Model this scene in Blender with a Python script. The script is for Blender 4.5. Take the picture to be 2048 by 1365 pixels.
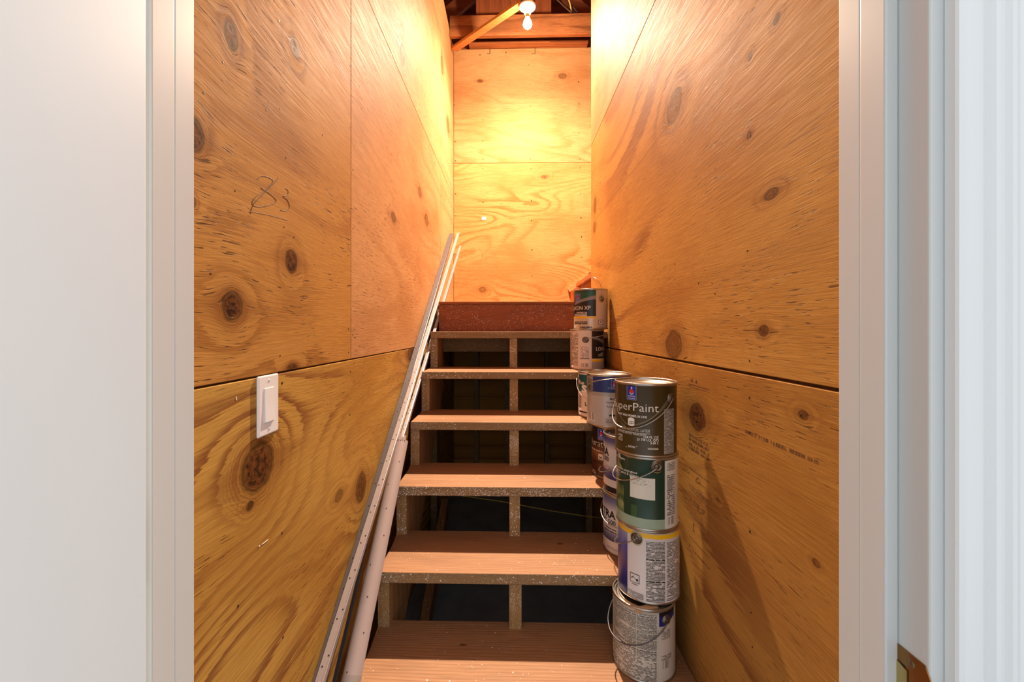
import bpy, bmesh, math, random
from mathutils import Vector, Matrix
random.seed(7)
D = bpy.data
for o in list(D.objects): D.objects.remove(o)
SC = bpy.context.scene
COL = SC.collection
PI = math.pi

# ------------------------------------------------------------------ camera, world, lights, exposure
ZC = 1.291                      # eye height above the hall floor
F = 850.0                       # focal length in pixels of the 2048 wide frame
YAW = math.radians(1.4)
CX, CY = 1021 - F * math.tan(YAW), 660.0
cd = D.cameras.new('camera'); cam = D.objects.new('camera', cd); COL.objects.link(cam)
cd.sensor_width = 36.0; cd.lens = F / 2048 * 36.0
cd.shift_x = (1024 - CX) / 2048; cd.shift_y = (CY - 682.5) / 2048
cd.clip_start = 0.02
cam.location = (0, 0, ZC); cam.rotation_euler = (PI / 2, 0, YAW)
SC.camera = cam

w = D.worlds.new('hall_daylight'); SC.world = w; w.use_nodes = True
bg = w.node_tree.nodes['Background']
bg.inputs[0].default_value = (0.955, 0.98, 1.0, 1); bg.inputs[1].default_value = 1.20

BULB = Vector((0.118, 2.96, ZC + 2.130))
ld = D.lights.new('bulb_glow', 'POINT'); lamp = D.objects.new('bulb_glow', ld); COL.objects.link(lamp)
lamp.location = BULB; ld.shadow_soft_size = 0.028; ld.energy = 335.0
ld.color = (1.0, 0.75, 0.53)
ld.use_nodes = True
ln = ld.node_tree; em = ln.nodes['Emission']; lf = ln.nodes.new('ShaderNodeLightFalloff')
lf.inputs['Strength'].default_value = 1.0
ltc = ln.nodes.new('ShaderNodeTexCoord'); lsp = ln.nodes.new('ShaderNodeSeparateXYZ')     # beam of the bulb: strongest straight down, weak to the sides
lmr = ln.nodes.new('ShaderNodeMapRange'); lmr.interpolation_type = 'SMOOTHSTEP'; lmu = ln.nodes.new('ShaderNodeMath'); lmu.operation = 'MULTIPLY'
ln.links.new(ltc.outputs['Normal'], lsp.inputs[0]); ln.links.new(lsp.outputs[2], lmr.inputs[0])
for i_, v_ in enumerate((-0.12, -0.96, 0.13, 1.0)): lmr.inputs[1 + i_].default_value = v_
ln.links.new(lmr.outputs[0], lmu.inputs[0]); ln.links.new(lf.outputs['Linear'], lmu.inputs[1])
ln.links.new(lmu.outputs[0], em.inputs['Strength'])
SC.view_settings.view_transform = 'Standard'; SC.view_settings.look = 'None'
SC.view_settings.gamma = 1.0; SC.view_settings.use_curve_mapping = False
SC.view_settings.exposure = 0.0
try:
    SC.cycles.use_denoising = True
    SC.cycles.max_bounces = 10
    SC.cycles.diffuse_bounces = 6
    SC.cycles.sample_clamp_indirect = 6.0
except Exception: pass

# ------------------------------------------------------------------ geometry helpers
FW = Vector((-math.sin(YAW), math.cos(YAW), 0)); RT = Vector((math.cos(YAW), math.sin(YAW), 0))
def ray(px, py):
    return FW + RT * ((px - CX) / F) + Vector((0, 0, -(py - CY) / F))
def onX(px, py, X):              # a place on the plane X = const, read off the photograph
    d = ray(px, py); t = X / d.x; return Vector((X, d.y * t, ZC + d.z * t))
def onY(px, py, Y):
    d = ray(px, py); t = Y / d.y; return Vector((d.x * t, Y, ZC + d.z * t))
def proj(p):
    q = Vector(p) - Vector((0, 0, ZC)); z = q.dot(FW)
    return CX + F * q.dot(RT) / z, CY - F * q.z / z

class MB:
    def __init__(s): s.b = bmesh.new(); s.uv = None
    def box(s, x0, x1, y0, y1, z0, z1, bev=0.0, seg=1):
        r = bmesh.ops.create_cube(s.b, size=1)
        for v in r['verts']:
            v.co = Vector(((x0 + x1) / 2 + v.co.x * (x1 - x0), (y0 + y1) / 2 + v.co.y * (y1 - y0), (z0 + z1) / 2 + v.co.z * (z1 - z0)))
        if bev:
            es = list({e for v in r['verts'] for e in v.link_edges})
            bmesh.ops.bevel(s.b, geom=es, offset=bev, segments=seg, affect='EDGES', profile=0.5)
        return s
    def prism(s, pts, ax, a0, a1):       # 2D outline swept along an axis
        def mk(p, a):
            return {'x': (a, p[0], p[1]), 'y': (p[0], a, p[1]), 'z': (p[0], p[1], a)}[ax]
        A = [s.b.verts.new(mk(p, a0)) for p in pts]; B = [s.b.verts.new(mk(p, a1)) for p in pts]
        n = len(pts)
        for i in range(n):
            s.b.faces.new((A[i], A[(i + 1) % n], B[(i + 1) % n], B[i]))
        s.b.faces.new(A[::-1]); s.b.faces.new(B)
        return s
    def sweep(s, prof, p, q, side, closed=True):   # profile (side, up) swept from p to q
        p, q = Vector(p), Vector(q); d = (q - p).normalized(); side = Vector(side)
        sd = (side - d * side.dot(d)).normalized(); up = sd.cross(d).normalized()
        A = [s.b.verts.new(p + sd * a + up * b) for a, b in prof]; B = [s.b.verts.new(q + sd * a + up * b) for a, b in prof]
        n = len(prof)
        for i in range(n if closed else n - 1):
            s.b.faces.new((A[i], A[(i + 1) % n], B[(i + 1) % n], B[i]))
        if closed:
            s.b.faces.new(A[::-1]); s.b.faces.new(B)
        return s
    def tube(s, pts, r, n=8, closed=False):
        pts = [Vector(p) for p in pts]; rings = []
        prev = None
        for i, p in enumerate(pts):
            t = (pts[min(i + 1, len(pts) - 1)] - pts[max(i - 1, 0)]).normalized()
            if prev is None:
                prev = t.orthogonal().normalized()
            a = (prev - t * prev.dot(t)).normalized(); prev = a; b = t.cross(a)
            rings.append([s.b.verts.new(p + (a * math.cos(2 * PI * k / n) + b * math.sin(2 * PI * k / n)) * r) for k in range(n)])
        for A, B in zip(rings, rings[1:]):
            for k in range(n):
                f = s.b.faces.new((A[k], A[(k + 1) % n], B[(k + 1) % n], B[k])); f.smooth = True
        s.b.faces.new(rings[0][::-1]); s.b.faces.new(rings[-1])
        return s
    def lathe(s, prof, n=48, c=(0, 0, 0), ax='z', smooth=True):
        c = Vector(c); rings = []
        def pt(r, h, a):
            x, y = r * math.cos(a), r * math.sin(a)
            return {'z': Vector((x, y, h)), 'y': Vector((x, h, y)), 'x': Vector((h, x, y))}[ax] + c
        for r, h in prof:
            rings.append([s.b.verts.new(pt(max(r, 1e-5), h, 2 * PI * k / n)) for k in range(n)])
        for A, B in zip(rings, rings[1:]):
            for k in range(n):
                f = s.b.faces.new((A[k], A[(k + 1) % n], B[(k + 1) % n], B[k])); f.smooth = smooth
        return s
    def disc(s, c, nrm, r, n=8, h=0.0006):
        c = Vector(c); nrm = Vector(nrm).normalized(); a = nrm.orthogonal().normalized(); b = nrm.cross(a)
        T = [s.b.verts.new(c + nrm * h + (a * math.cos(2 * PI * k / n) + b * math.sin(2 * PI * k / n)) * r) for k in range(n)]
        B = [s.b.verts.new(c - nrm * h + (a * math.cos(2 * PI * k / n) + b * math.sin(2 * PI * k / n)) * r) for k in range(n)]
        s.b.faces.new(T)
        for k in range(n): s.b.faces.new((B[k], B[(k + 1) % n], T[(k + 1) % n], T[k]))
        return s
    def grid(s, fn, nu, nv):             # fn(u, v) -> point, with UVs
        if s.uv is None: s.uv = s.b.loops.layers.uv.new('UVMap')
        V = [[s.b.verts.new(fn(i / nu, j / nv)) for j in range(nv + 1)] for i in range(nu + 1)]
        for i in range(nu):
            for j in range(nv):
                f = s.b.faces.new((V[i][j], V[i + 1][j], V[i + 1][j + 1], V[i][j + 1])); f.smooth = True
                for l, (a, b) in zip(f.loops, ((i, j), (i + 1, j), (i + 1, j + 1), (i, j + 1))):
                    l[s.uv].uv = (a / nu, b / nv)
        return s
    def build(s, name, mat, parent=None, recalc=True):
        if recalc: bmesh.ops.recalc_face_normals(s.b, faces=s.b.faces[:])
        me = D.meshes.new(name); s.b.to_mesh(me); s.b.free()
        o = D.objects.new(name, me); COL.objects.link(o)
        if mat: me.materials.append(mat)
        if parent:
            o.parent = parent; o.matrix_parent_inverse = Matrix.Identity(4)
            if world_loc(parent).length: me.transform(Matrix.Translation(-world_loc(parent)))
        return o
def world_loc(o):
    v = Vector((0, 0, 0))
    while o: v += o.location; o = o.parent
    return v
def tag(o, label=None, cat=None, group=None, kind=None):
    for k, v in (('label', label), ('category', cat), ('group', group), ('kind', kind)):
        if v: o[k] = v
    return o
def empty(name, loc, label=None, cat=None, group=None, kind=None):
    o = D.objects.new(name, None); COL.objects.link(o); o.location = loc; o.empty_display_size = 0.05
    return tag(o, label, cat, group, kind)

# ------------------------------------------------------------------ node helpers and materials
class NT:
    def __init__(s, name):
        s.m = D.materials.new(name); s.m.use_nodes = True; s.t = s.m.node_tree
        s.b = s.t.nodes['Principled BSDF']
    def n(s, t, **k):
        x = s.t.nodes.new(t)
        for a, v in k.items(): setattr(x, a, v)
        return x
    def put(s, sock, v):
        if hasattr(v, 'is_output') or isinstance(v, bpy.types.NodeSocket): s.t.links.new(v, sock)
        else: sock.default_value = v
    def math(s, op, a, b=0.0, c=0.0, clamp=False):
        x = s.n('ShaderNodeMath', operation=op, use_clamp=clamp)
        s.put(x.inputs[0], a); s.put(x.inputs[1], b)
        if op in ('MULTIPLY_ADD', 'SMOOTH_MIN', 'COMPARE'): s.put(x.inputs[2], c)
        return x.outputs[0]
    def ss(s, v, a, b, lo=0.0, hi=1.0):
        x = s.n('ShaderNodeMapRange', interpolation_type='SMOOTHSTEP')
        s.put(x.inputs[0], v); x.inputs[1].default_value = a; x.inputs[2].default_value = b
        x.inputs[3].default_value = lo; x.inputs[4].default_value = hi
        return x.outputs[0]
    def comb(s, x, y, z=0.0):
        c = s.n('ShaderNodeCombineXYZ')
        for i, v in enumerate((x, y, z)): s.put(c.inputs[i], v)
        return c.outputs[0]
    def noise(s, x, y, z=0.0, sx=1.0, sy=1.0, detail=2.0, rough=0.5, dist=0.0):
        v = s.comb(s.math('MULTIPLY', x, sx), s.math('MULTIPLY', y, sy), z)
        t = s.n('ShaderNodeTexNoise'); s.t.links.new(v, t.inputs['Vector'])
        t.inputs['Scale'].default_value = 1.0; t.inputs['Detail'].default_value = detail
        t.inputs['Roughness'].default_value = rough; t.inputs['Distortion'].default_value = dist
        return t.outputs['Fac']
    def mix(s, f, a, b, mode='MIX'):
        x = s.n('ShaderNodeMix', data_type='RGBA', blend_type=mode)
        s.put(x.inputs[0], f)
        for k, v in ((6, a), (7, b)):
            if isinstance(v, tuple): v = v if len(v) == 4 else v + (1,)
            s.put(x.inputs[k], v)
        return x.outputs[2]
    def coords(s, kind='Object'):
        t = s.n('ShaderNodeTexCoord'); p = s.n('ShaderNodeSeparateXYZ'); s.t.links.new(t.outputs[kind], p.inputs[0])
        return p.outputs
    def col(s, v): s.put(s.b.inputs['Base Color'], v if not isinstance(v, tuple) else v + (1,)); return s
    def rough(s, v): s.put(s.b.inputs['Roughness'], v); return s
    def bump(s, h, strength=0.3, dist=0.002):
        x = s.n('ShaderNodeBump'); x.inputs['Strength'].default_value = strength; x.inputs['Distance'].default_value = dist
        s.t.links.new(h, x.inputs['Height']); s.t.links.new(x.outputs[0], s.b.inputs['Normal']); return s
def srgb(r, g, b):
    f = lambda c: (c / 255 / 12.92) if c <= 10 else ((c / 255 + 0.055) / 1.055) ** 2.4
    return (f(r), f(g), f(b))
_pc = {}
def plain(name, rgb, rough=0.5, metal=0.0, vary=0.06, spec=0.5):
    if name in _pc: return _pc[name]
    t = NT(name); c = srgb(*rgb); o = t.coords()
    n = t.noise(o[0], o[1], o[2], 30, 30, 2)
    t.col(t.mix(n, tuple(x * (1 - vary) for x in c), tuple(min(1, x * (1 + vary)) for x in c)))
    t.rough(rough); t.b.inputs['Metallic'].default_value = metal
    t.b.inputs['Specular IOR Level'].default_value = spec
    _pc[name] = t.m; return t.m

def plywood(name, ax, seed, knots=(), light=(212, 160, 92), late=(166, 108, 60), lines=9.0, cracks=(), late_amt=0.75, check=1.0, big=(0.55, 2.1)):
    """face veneer: growth bands as contours of a stretched field that flows round knots; knots = (u, v, ru, rv, darkness)"""
    light = tuple(x * .93 for x in light); late = tuple(x * .90 for x in late)
    t = NT(name); o = t.coords()
    u, v = (o[1], o[2]) if ax == 'yz' else (o[0], o[2])
    vs = v; core = None; halo = None; hb = None; dmin = None
    nz = t.noise(u, v, seed + 3.3, 30, 60, 2)
    for (ku, kv, ru, rv, dk) in knots:
        du = t.math('DIVIDE', t.math('SUBTRACT', u, ku), ru); dv = t.math('DIVIDE', t.math('SUBTRACT', v, kv), rv)
        d2 = t.math('ADD', t.math('MULTIPLY', du, du), t.math('MULTIPLY', dv, dv))
        den = t.math('ADD', d2, 0.7)
        vs = t.math('SUBTRACT', vs, t.math('DIVIDE', t.math('MULTIPLY', dv, rv * 1.5), den))
        d2n = t.math('ADD', d2, t.math('MULTIPLY', t.math('SUBTRACT', nz, 0.5), 0.9))
        dmin = d2n if dmin is None else t.math('MINIMUM', dmin, d2n)
        c = t.math('MULTIPLY', t.ss(d2n, 1.2, 0.55), dk)
        h = t.math('MULTIPLY', t.ss(t.math('ADD', t.math('MULTIPLY', t.math('ABSOLUTE', du), .42), t.math('MULTIPLY', t.math('ABSOLUTE', dv), 1.05)), 2.3, 0.5), dk * .62)
        b = t.math('MULTIPLY', t.math('EXPONENT', t.math('MULTIPLY', d2, -0.16)), 0.42)
        core = c if core is None else t.math('MAXIMUM', core, c)
        halo = h if halo is None else t.math('MAXIMUM', halo, h)
        hb = b if hb is None else t.math('ADD', hb, b)
    field = t.noise(u, vs, seed, big[0], big[1], 1.2, 0.45, 0.35)
    vw = t.math('ADD', vs, t.math('MULTIPLY', field, 0.10))
    streak = t.noise(u, vw, seed + 9.1, 7, 170, 3, 0.6)
    hsum = t.math('MULTIPLY', field, lines)
    if hb is not None: hsum = t.math('ADD', hsum, t.math('MULTIPLY', hb, lines * 0.5))
    hsum = t.math('ADD', hsum, t.math('MULTIPLY', streak, 0.75))
    fr = t.math('FRACT', hsum)
    late_m = t.math('MULTIPLY', t.ss(fr, 0.45, 0.9), t.ss(fr, 1.0, 0.94))
    am = t.ss(t.noise(u, v, seed + 5.5, 1.1, 2.4, 2), 0.38, 0.62, 0.25, 1.0)
    late_m = t.math('MULTIPLY', late_m, t.math('MULTIPLY', am, late_amt))
    c = t.mix(late_m, srgb(*light), srgb(*late))
    tone = t.noise(u, v, seed + 1.7, 1.6, 3.0, 3)
    c = t.mix(t.ss(t.math('ADD', tone, t.math('MULTIPLY', t.math('SUBTRACT', streak, .5), .45)), 0.42, 0.72, 0.0, 0.75), c, tuple(a * b for a, b in zip(srgb(*light), (0.74, 0.62, 0.5))))
    fine = t.noise(u, vw, seed + 2.2, 18, 520, 3, 0.65)
    c = t.mix(t.ss(fine, 0.35, 0.7, 0.0, 0.34), c, (0.20, 0.085, 0.026))
    ck = t.ss(t.noise(u, vw, seed + 7.7, 22, 330, 1.5), 0.635, 0.69)
    cm = t.ss(t.noise(u, v, seed + 8.8, 3.2, 5.0, 2), 0.42, 0.6)
    ck = t.math('MULTIPLY', t.math('MULTIPLY', ck, cm), 0.75 * check)
    c = t.mix(ck, c, (0.085, 0.032, 0.010))
    if halo is not None:
        c = t.mix(halo, c, (0.21, 0.075, 0.020))
        rad = t.math('SQRT', t.math('MAXIMUM', dmin, 0.0))
        ring = t.ss(t.math('FRACT', t.math('ADD', t.math('MULTIPLY', rad, 5.5), t.math('MULTIPLY', streak, 0.8))), 0.45, 0.9)
        c = t.mix(t.math('MULTIPLY', t.math('MULTIPLY', ring, t.ss(rad, 2.7, 1.1)), 0.55), c, (0.16, 0.055, 0.016))
        rg = t.noise(u, v, seed + 4.4, 90, 90, 3, .6)
        c = t.mix(core, c, t.mix(t.ss(t.math('ADD', rg, t.math('MULTIPLY', ring, .12)), .35, .7), (0.022, 0.008, 0.004), (0.15, 0.052, 0.014)))
        c = t.mix(t.math('MULTIPLY', t.math('MULTIPLY', t.ss(rad, .82, 1.0), t.ss(rad, 1.22, 1.02)), .55), c, (0.018, 0.007, 0.003))
    for (cv, u0, u1, wd) in cracks:
        wob = t.math('MULTIPLY', t.math('SUBTRACT', t.noise(u, 0.0, seed + cv, 4, 1, 3), 0.5), 0.012)
        dd = t.math('ABSOLUTE', t.math('SUBTRACT', v, t.math('ADD', wob, cv)))
        msk = t.math('MULTIPLY', t.ss(dd, wd, wd * 0.4), t.math('MULTIPLY', t.ss(u, u0, u0 + .03), t.ss(u, u1, u1 - .05)))
        c = t.mix(t.math('MULTIPLY', msk, 0.9), c, (0.03, 0.012, 0.005))
    t.col(c)
    t.rough(t.ss(streak, 0.2, 0.8, 0.56, 0.72)); t.b.inputs['Specular IOR Level'].default_value = 0.06
    hh = t.math('ADD', t.math('MULTIPLY', fine, 0.5), t.math('MULTIPLY', streak, 0.5))
    hh = t.math('SUBTRACT', hh, t.math('MULTIPLY', ck, 1.2))
    t.bump(hh, 0.55, 0.0016)
    return t.m

def lumber(name, ax='x', rgb=(196, 146, 100), dark=(150, 98, 58), seed=0.0, speck=0.0, lines=60.0, top_speck=0.15, rough=0.6, wear=0.0, bold=0.0, front_shade=0.5):
    """sawn board with grain along one axis; speck = density of white paint overspray on faces that look down the stairs"""
    t = NT(name); o = t.coords()
    L = {'x': o[0], 'y': o[1], 'z': o[2]}[ax]
    A, B = [o[i] for i in range(3) if 'xyz'[i] != ax]
    cr = t.math('ADD', A, t.math('MULTIPLY', B, 0.35))
    f = t.noise(L, cr, seed, 0.9, 9.0, 1.5, 0.5, 0.3)
    st = t.noise(L, cr, seed + 3, 5, 190, 3, 0.6)
    fr = t.math('FRACT', t.math('ADD', t.math('ADD', t.math('MULTIPLY', cr, lines), t.math('MULTIPLY', f, 5.0)), t.math('MULTIPLY', st, 0.5)))
    g = t.math('MULTIPLY', t.ss(fr, 0.35, 0.9), t.ss(fr, 1.0, 0.93))
    c = t.mix(t.math('MULTIPLY', g, 0.5 + bold), srgb(*rgb), srgb(*dark))
    fine = t.noise(L, cr, seed + 5, 14, 420, 3, 0.6)
    c = t.mix(t.ss(fine, 0.35, 0.75, 0.0, 0.4), c, tuple(x * 0.45 for x in srgb(*dark)))
    tone = t.noise(L, cr, seed + 8, 2.5, 8, 3)
    c = t.mix(t.ss(tone, 0.45, 0.75, 0.0, 0.5), c, tuple(x * 0.7 for x in srgb(*dark)))
    kn = t.noise(L, cr, seed + 11, 11.0, 24.0, 1, 0.4)
    c = t.mix(t.ss(kn, 0.80, 0.84, 0.0, 0.8), c, (0.06, 0.025, 0.012))
    if wear:
        wn = t.noise(o[0], o[1], seed + 17, 9, 14, 4, 0.6)
        c = t.mix(t.ss(wn, 0.5, 0.75, 0.0, wear), c, srgb(120, 112, 100))
    if speck:
        tc = t.n('ShaderNodeTexCoord'); fac = None
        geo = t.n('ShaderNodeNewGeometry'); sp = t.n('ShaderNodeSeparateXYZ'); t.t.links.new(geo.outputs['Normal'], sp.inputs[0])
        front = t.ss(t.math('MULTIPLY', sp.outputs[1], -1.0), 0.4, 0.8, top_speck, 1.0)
        dens = t.ss(t.noise(o[0], o[2], seed + 21, 7, 14, 2), 0.34, 0.62, 0.12, 1.0)
        for sc, rr in ((150, 0.30), (330, 0.36)):
            vo = t.n('ShaderNodeTexVoronoi'); vo.inputs['Scale'].default_value = sc; t.t.links.new(tc.outputs['Object'], vo.inputs['Vector'])
            sc_ = t.n('ShaderNodeSeparateColor'); t.t.links.new(vo.outputs['Color'], sc_.inputs[0])
            keep = t.math('LESS_THAN', sc_.outputs[0], t.math('MULTIPLY', t.math('MULTIPLY', dens, front), speck))
            siz = t.math('MULTIPLY', t.math('ADD', sc_.outputs[1], 0.25), rr)
            dot = t.math('MULTIPLY', t.math('LESS_THAN', vo.outputs['Distance'], siz), keep)
            fac = dot if fac is None else t.math('MAXIMUM', fac, dot)
        c = t.mix(t.math('MULTIPLY', front, front_shade), c, srgb(128, 114, 74))  # front faces mixed to dark olive: edge colour with their shade painted in
        c = t.mix(t.math('MULTIPLY', fac, 0.85), c, (0.78, 0.78, 0.76))
    t.col(c); t.rough(rough); t.b.inputs['Specular IOR Level'].default_value = 0.3
    t.bump(t.math('ADD', fine, t.math('MULTIPLY', g, 0.6)), 0.35, 0.0012)
    return t.m

white_paint = plain('white_gloss_paint', (226, 229, 229), 0.32, vary=0.015)
door_paint = plain('white_door_paint', (218, 230, 237), 0.38, vary=0.01)
jamb_paint = plain('jamb_paint', (204, 208, 208), 0.34, vary=0.015)
wall_paint = plain('hall_wall_paint', (228, 230, 230), 0.6, vary=0.015)
nail_mat = plain('rusty_nail_head', (44, 34, 26), 0.5, 0.4)

# ------------------------------------------------------------------ stair dimensions (z relative to the eye, then lifted by ZC)
XL, XR = -0.48, 0.49
YB = 3.58; Y0 = 0.536; YRE = 2.60
RUN, RISE, DEP, THK = 0.217, 0.183, 0.274, 0.033
def ty(k): return 1.29 + RUN * (k - 2)
def tz(k): return ZC - 0.742 + RISE * (k - 2)
LAND = ZC + 0.154
TOP = ZC + 2.37
SEAM, SEAM2 = ZC - 0.089, ZC + 1.115

def kn(px, py, rx, ry, X, dk=0.9):       # a knot read off the photograph, in metres on the wall plane
    p = onX(px, py, X); s = abs(px - 1021) / abs(X)
    return (p.y, p.z, max(0.006, rx * p.y / abs(px - 1021)), ry / s, dk)

# ---- left wall
L_up1 = plywood('plywood_left_upper_near', 'yz', 2.0, [kn(462, 70, 13, 30, XL, .8), kn(388, 268, 20, 34, XL, .95), kn(590, 95, 8, 16, XL, .75),
    kn(583, 523, 11, 22, XL, .95), kn(465, 613, 20, 28, XL, .98), kn(585, 737, 10, 9, XL, .9), kn(386, 405, 6, 10, XL, .5)], lines=8, check=1.2, light=(206, 151, 78), late=(156, 98, 46), late_amt=.7, big=(.7, 2.4))
L_up2 = plywood('plywood_left_upper_middle', 'yz', 14.0, [kn(787, 435, 4, 9, XL, .5), kn(840, 385, 3, 9, XL, .4), kn(853, 440, 3, 10, XL, .4)], lines=9, late_amt=.45, light=(220, 168, 116), late=(188, 130, 82))
L_up3 = plywood('plywood_left_corner', 'yz', 27.0, light=(222, 172, 120), late=(186, 128, 80), knots= [kn(884, 130, 2, 16, XL, .5), kn(896, 250, 2, 14, XL, .5)], lines=7, late_amt=.4)
L_low = plywood('plywood_left_lower', 'yz', 33.4, [kn(516, 935, 30, 44, XL, .95), kn(500, 1012, 7, 9, XL, .9), kn(722, 975, 9, 26, XL, .8), kn(822, 707, 6, 16, XL, .85), kn(678, 992, 7, 10, XL, .5)],
    lines=17, late_amt=1.0, light=(206, 160, 80), late=(146, 92, 50), big=(0.8, 2.0))
L_top = plywood('plywood_left_top', 'yz', 41.0, [kn(805, 110, 4, 20, XL, .35)], lines=8, late_amt=.4, light=(222, 172, 120), late=(186, 128, 80))
wl = MB().box(XL - 0.06, XL - 0.013, Y0, YB + .06, 0, TOP).build('wall_left', lumber('dark_wall_framing', 'z', (120, 76, 44), (84, 50, 28), 3.0))
tag(wl, kind='structure')
G = 0.0014
def panel(parent, mat, X0, X1, u0, u1, v0, v1, ax='yz', bev=0.0012):
    m = MB()
    if ax == 'yz': m.box(X0, X1, u0 + G, u1 - G, v0 + G, v1 - G, bev)
    else: m.box(u0 + G, u1 - G, X0, X1, v0 + G, v1 - G, bev)
    return m.build('plywood_panel', mat, parent)
YV = onX(702, 400, XL).y
PL1 = panel(wl, L_up1, XL - .012, XL, Y0, YV, SEAM, SEAM2)
PL2 = panel(wl, L_up2, XL - .012, XL, YV, 2.91, SEAM, SEAM2)
PL3 = panel(wl, L_up3, XL - .012, XL, 2.91, YB, SEAM, SEAM2)
PL4 = panel(wl, L_low, XL - .012, XL, Y0, 2.97, 0.0, SEAM - .001)
PL5 = panel(wl, L_low, XL - .012, XL, 2.97, YB, 0.0, SEAM - .001)
PL6 = panel(wl, L_top, XL - .012, XL, Y0, 2.91, SEAM2, TOP)
PL7 = panel(wl, L_up3, XL - .012, XL, 2.91, YB, SEAM2, TOP)
# ---- right wall
R_mid = plywood('plywood_right_upper', 'yz', 52.0, [kn(1348, 213, 13, 28, XR, .45), kn(1542, 388, 13, 10, XR, .6), kn(1347, 690, 14, 26, XR, .62), kn(1527, 662, 9, 11, XR, .85),
    kn(1553, 38, 6, 9, XR, .7), kn(1500, 113, 4, 8, XR, .6), kn(1498, 270, 4, 7, XR, .6), kn(1190, 412, 2, 14, XR, .5), kn(1189, 455, 2, 10, XR, .4)],
    lines=9, light=(210, 156, 80), late=(160, 103, 58), cracks=[(onX(1300, 155, XR).z, .6, 1.75, .0016), (onX(1260, 350, XR).z, 1.3, 2.5, .0011)], late_amt=.9, big=(.5, 1.7))
R_low = plywood('plywood_right_lower', 'yz', 66.0, [kn(1394, 835, 14, 26, XR, .95), kn(1606, 830, 9, 9, XR, .6), kn(1632, 1127, 7, 7, XR, .6), kn(1435, 1000, 3, 3, XR, .5)],
    lines=11, light=(196, 144, 72), late=(148, 94, 52), late_amt=.95, big=(.6, 1.8))
R_top = plywood('plywood_right_top', 'yz', 71.0, [kn(1207, 105, 3, 14, XR, .3)], lines=9, late_amt=.45, light=(222, 172, 120), late=(186, 128, 80))
wr = MB().box(XR + .013, XR + .06, Y0, YRE, 0, TOP).build('wall_right', lumber('right_wall_framing', 'z', (120, 76, 44), (84, 50, 28), 9.0))
tag(wr, kind='structure')
PR1 = panel(wr, R_mid, XR, XR + .012, Y0, YRE, SEAM, SEAM2)
PR2 = panel(wr, R_low, XR, XR + .012, Y0, YRE, 0, SEAM - .0035)
PR3 = panel(wr, R_top, XR, XR + .012, Y0, YRE, SEAM2 + .001, TOP)
# ---- back wall, with the landing turning off to the right
def kb(px, py, rx, ry, dk):
    p = onY(px, py, YB); return (p.x, p.z, rx / 237, ry / 237, dk)
B_up = plywood('plywood_back_upper', 'xz', 83.0, [kb(1125, 152, 7, 5, .35), kb(960, 162, 5, 3, .6)], lines=9, light=(220, 168, 114), late=(190, 124, 66), late_amt=.6, check=.4, big=(1.0, 3.4))
B_low = plywood('plywood_back_lower', 'xz', 97.5, [kb(1089, 354, 5, 3, .5), kb(965, 580, 6, 5, .3)], lines=15, light=(220, 166, 104), late=(186, 118, 54), late_amt=.85, check=.5, big=(0.9, 3.0))
BS = onY(1040, 326, YB).z
wb = MB().box(XL - .06, 1.66, YB + .013, YB + .06, 0, TOP).build('wall_back', lumber('back_wall_framing', 'z', (120, 76, 44), (84, 50, 28), 13.0))
tag(wb, kind='structure')
PB1 = panel(wb, B_low, YB, YB + .012, XL, 1.6, LAND, BS, 'xz')
PB2 = panel(wb, B_up, YB, YB + .012, XL, 1.6, BS, TOP, 'xz')
PB3 = panel(wb, R_low, YB, YB + .012, XL, 1.6, 0, LAND - .04, 'xz')
pt = onY(968, 437, YB)
MB().box(pt.x - .019, pt.x + .017, YB - .0012, YB - .0002, pt.z - .013, pt.z + .012, .0004).build('paper_tag', plain('paper_white', (236, 230, 218), .8), PB1)
# closing walls round the landing and the hall side
end_m = lumber('plain_wall_boards', 'z', (176, 122, 70), (130, 84, 46), 19.0)
tag(MB().box(XR + .06, 1.66, YRE - .05, YRE, 0, TOP).build('wall_return', end_m), kind='structure')
tag(MB().box(1.6, 1.66, YRE, YB + .013, 0, TOP).build('wall_end', end_m), kind='structure')

# ---- floors
t = NT('basement_concrete'); o_ = t.coords(); n_ = t.noise(o_[0], o_[1], 1.0, 6, 6, 5, .6)
t.col(t.mix(n_, srgb(96, 108, 122), srgb(150, 160, 172))).rough(.85)
tag(MB().box(-1.7, 1.7, -2.6, 3.7, -.1, 0).build('floor', t.m), kind='structure')
fl = MB().prism([(XL + .078, 2.415), (1.6, 2.415), (1.6, YB), (XL, YB), (XL, 2.66), (XL + .078, 2.66)], 'z', LAND - .03, LAND).build('floor_landing', lumber('landing_deck_boards', 'x', (170, 110, 62), (120, 70, 36), 31.0))
tag(fl, kind='structure')

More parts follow.
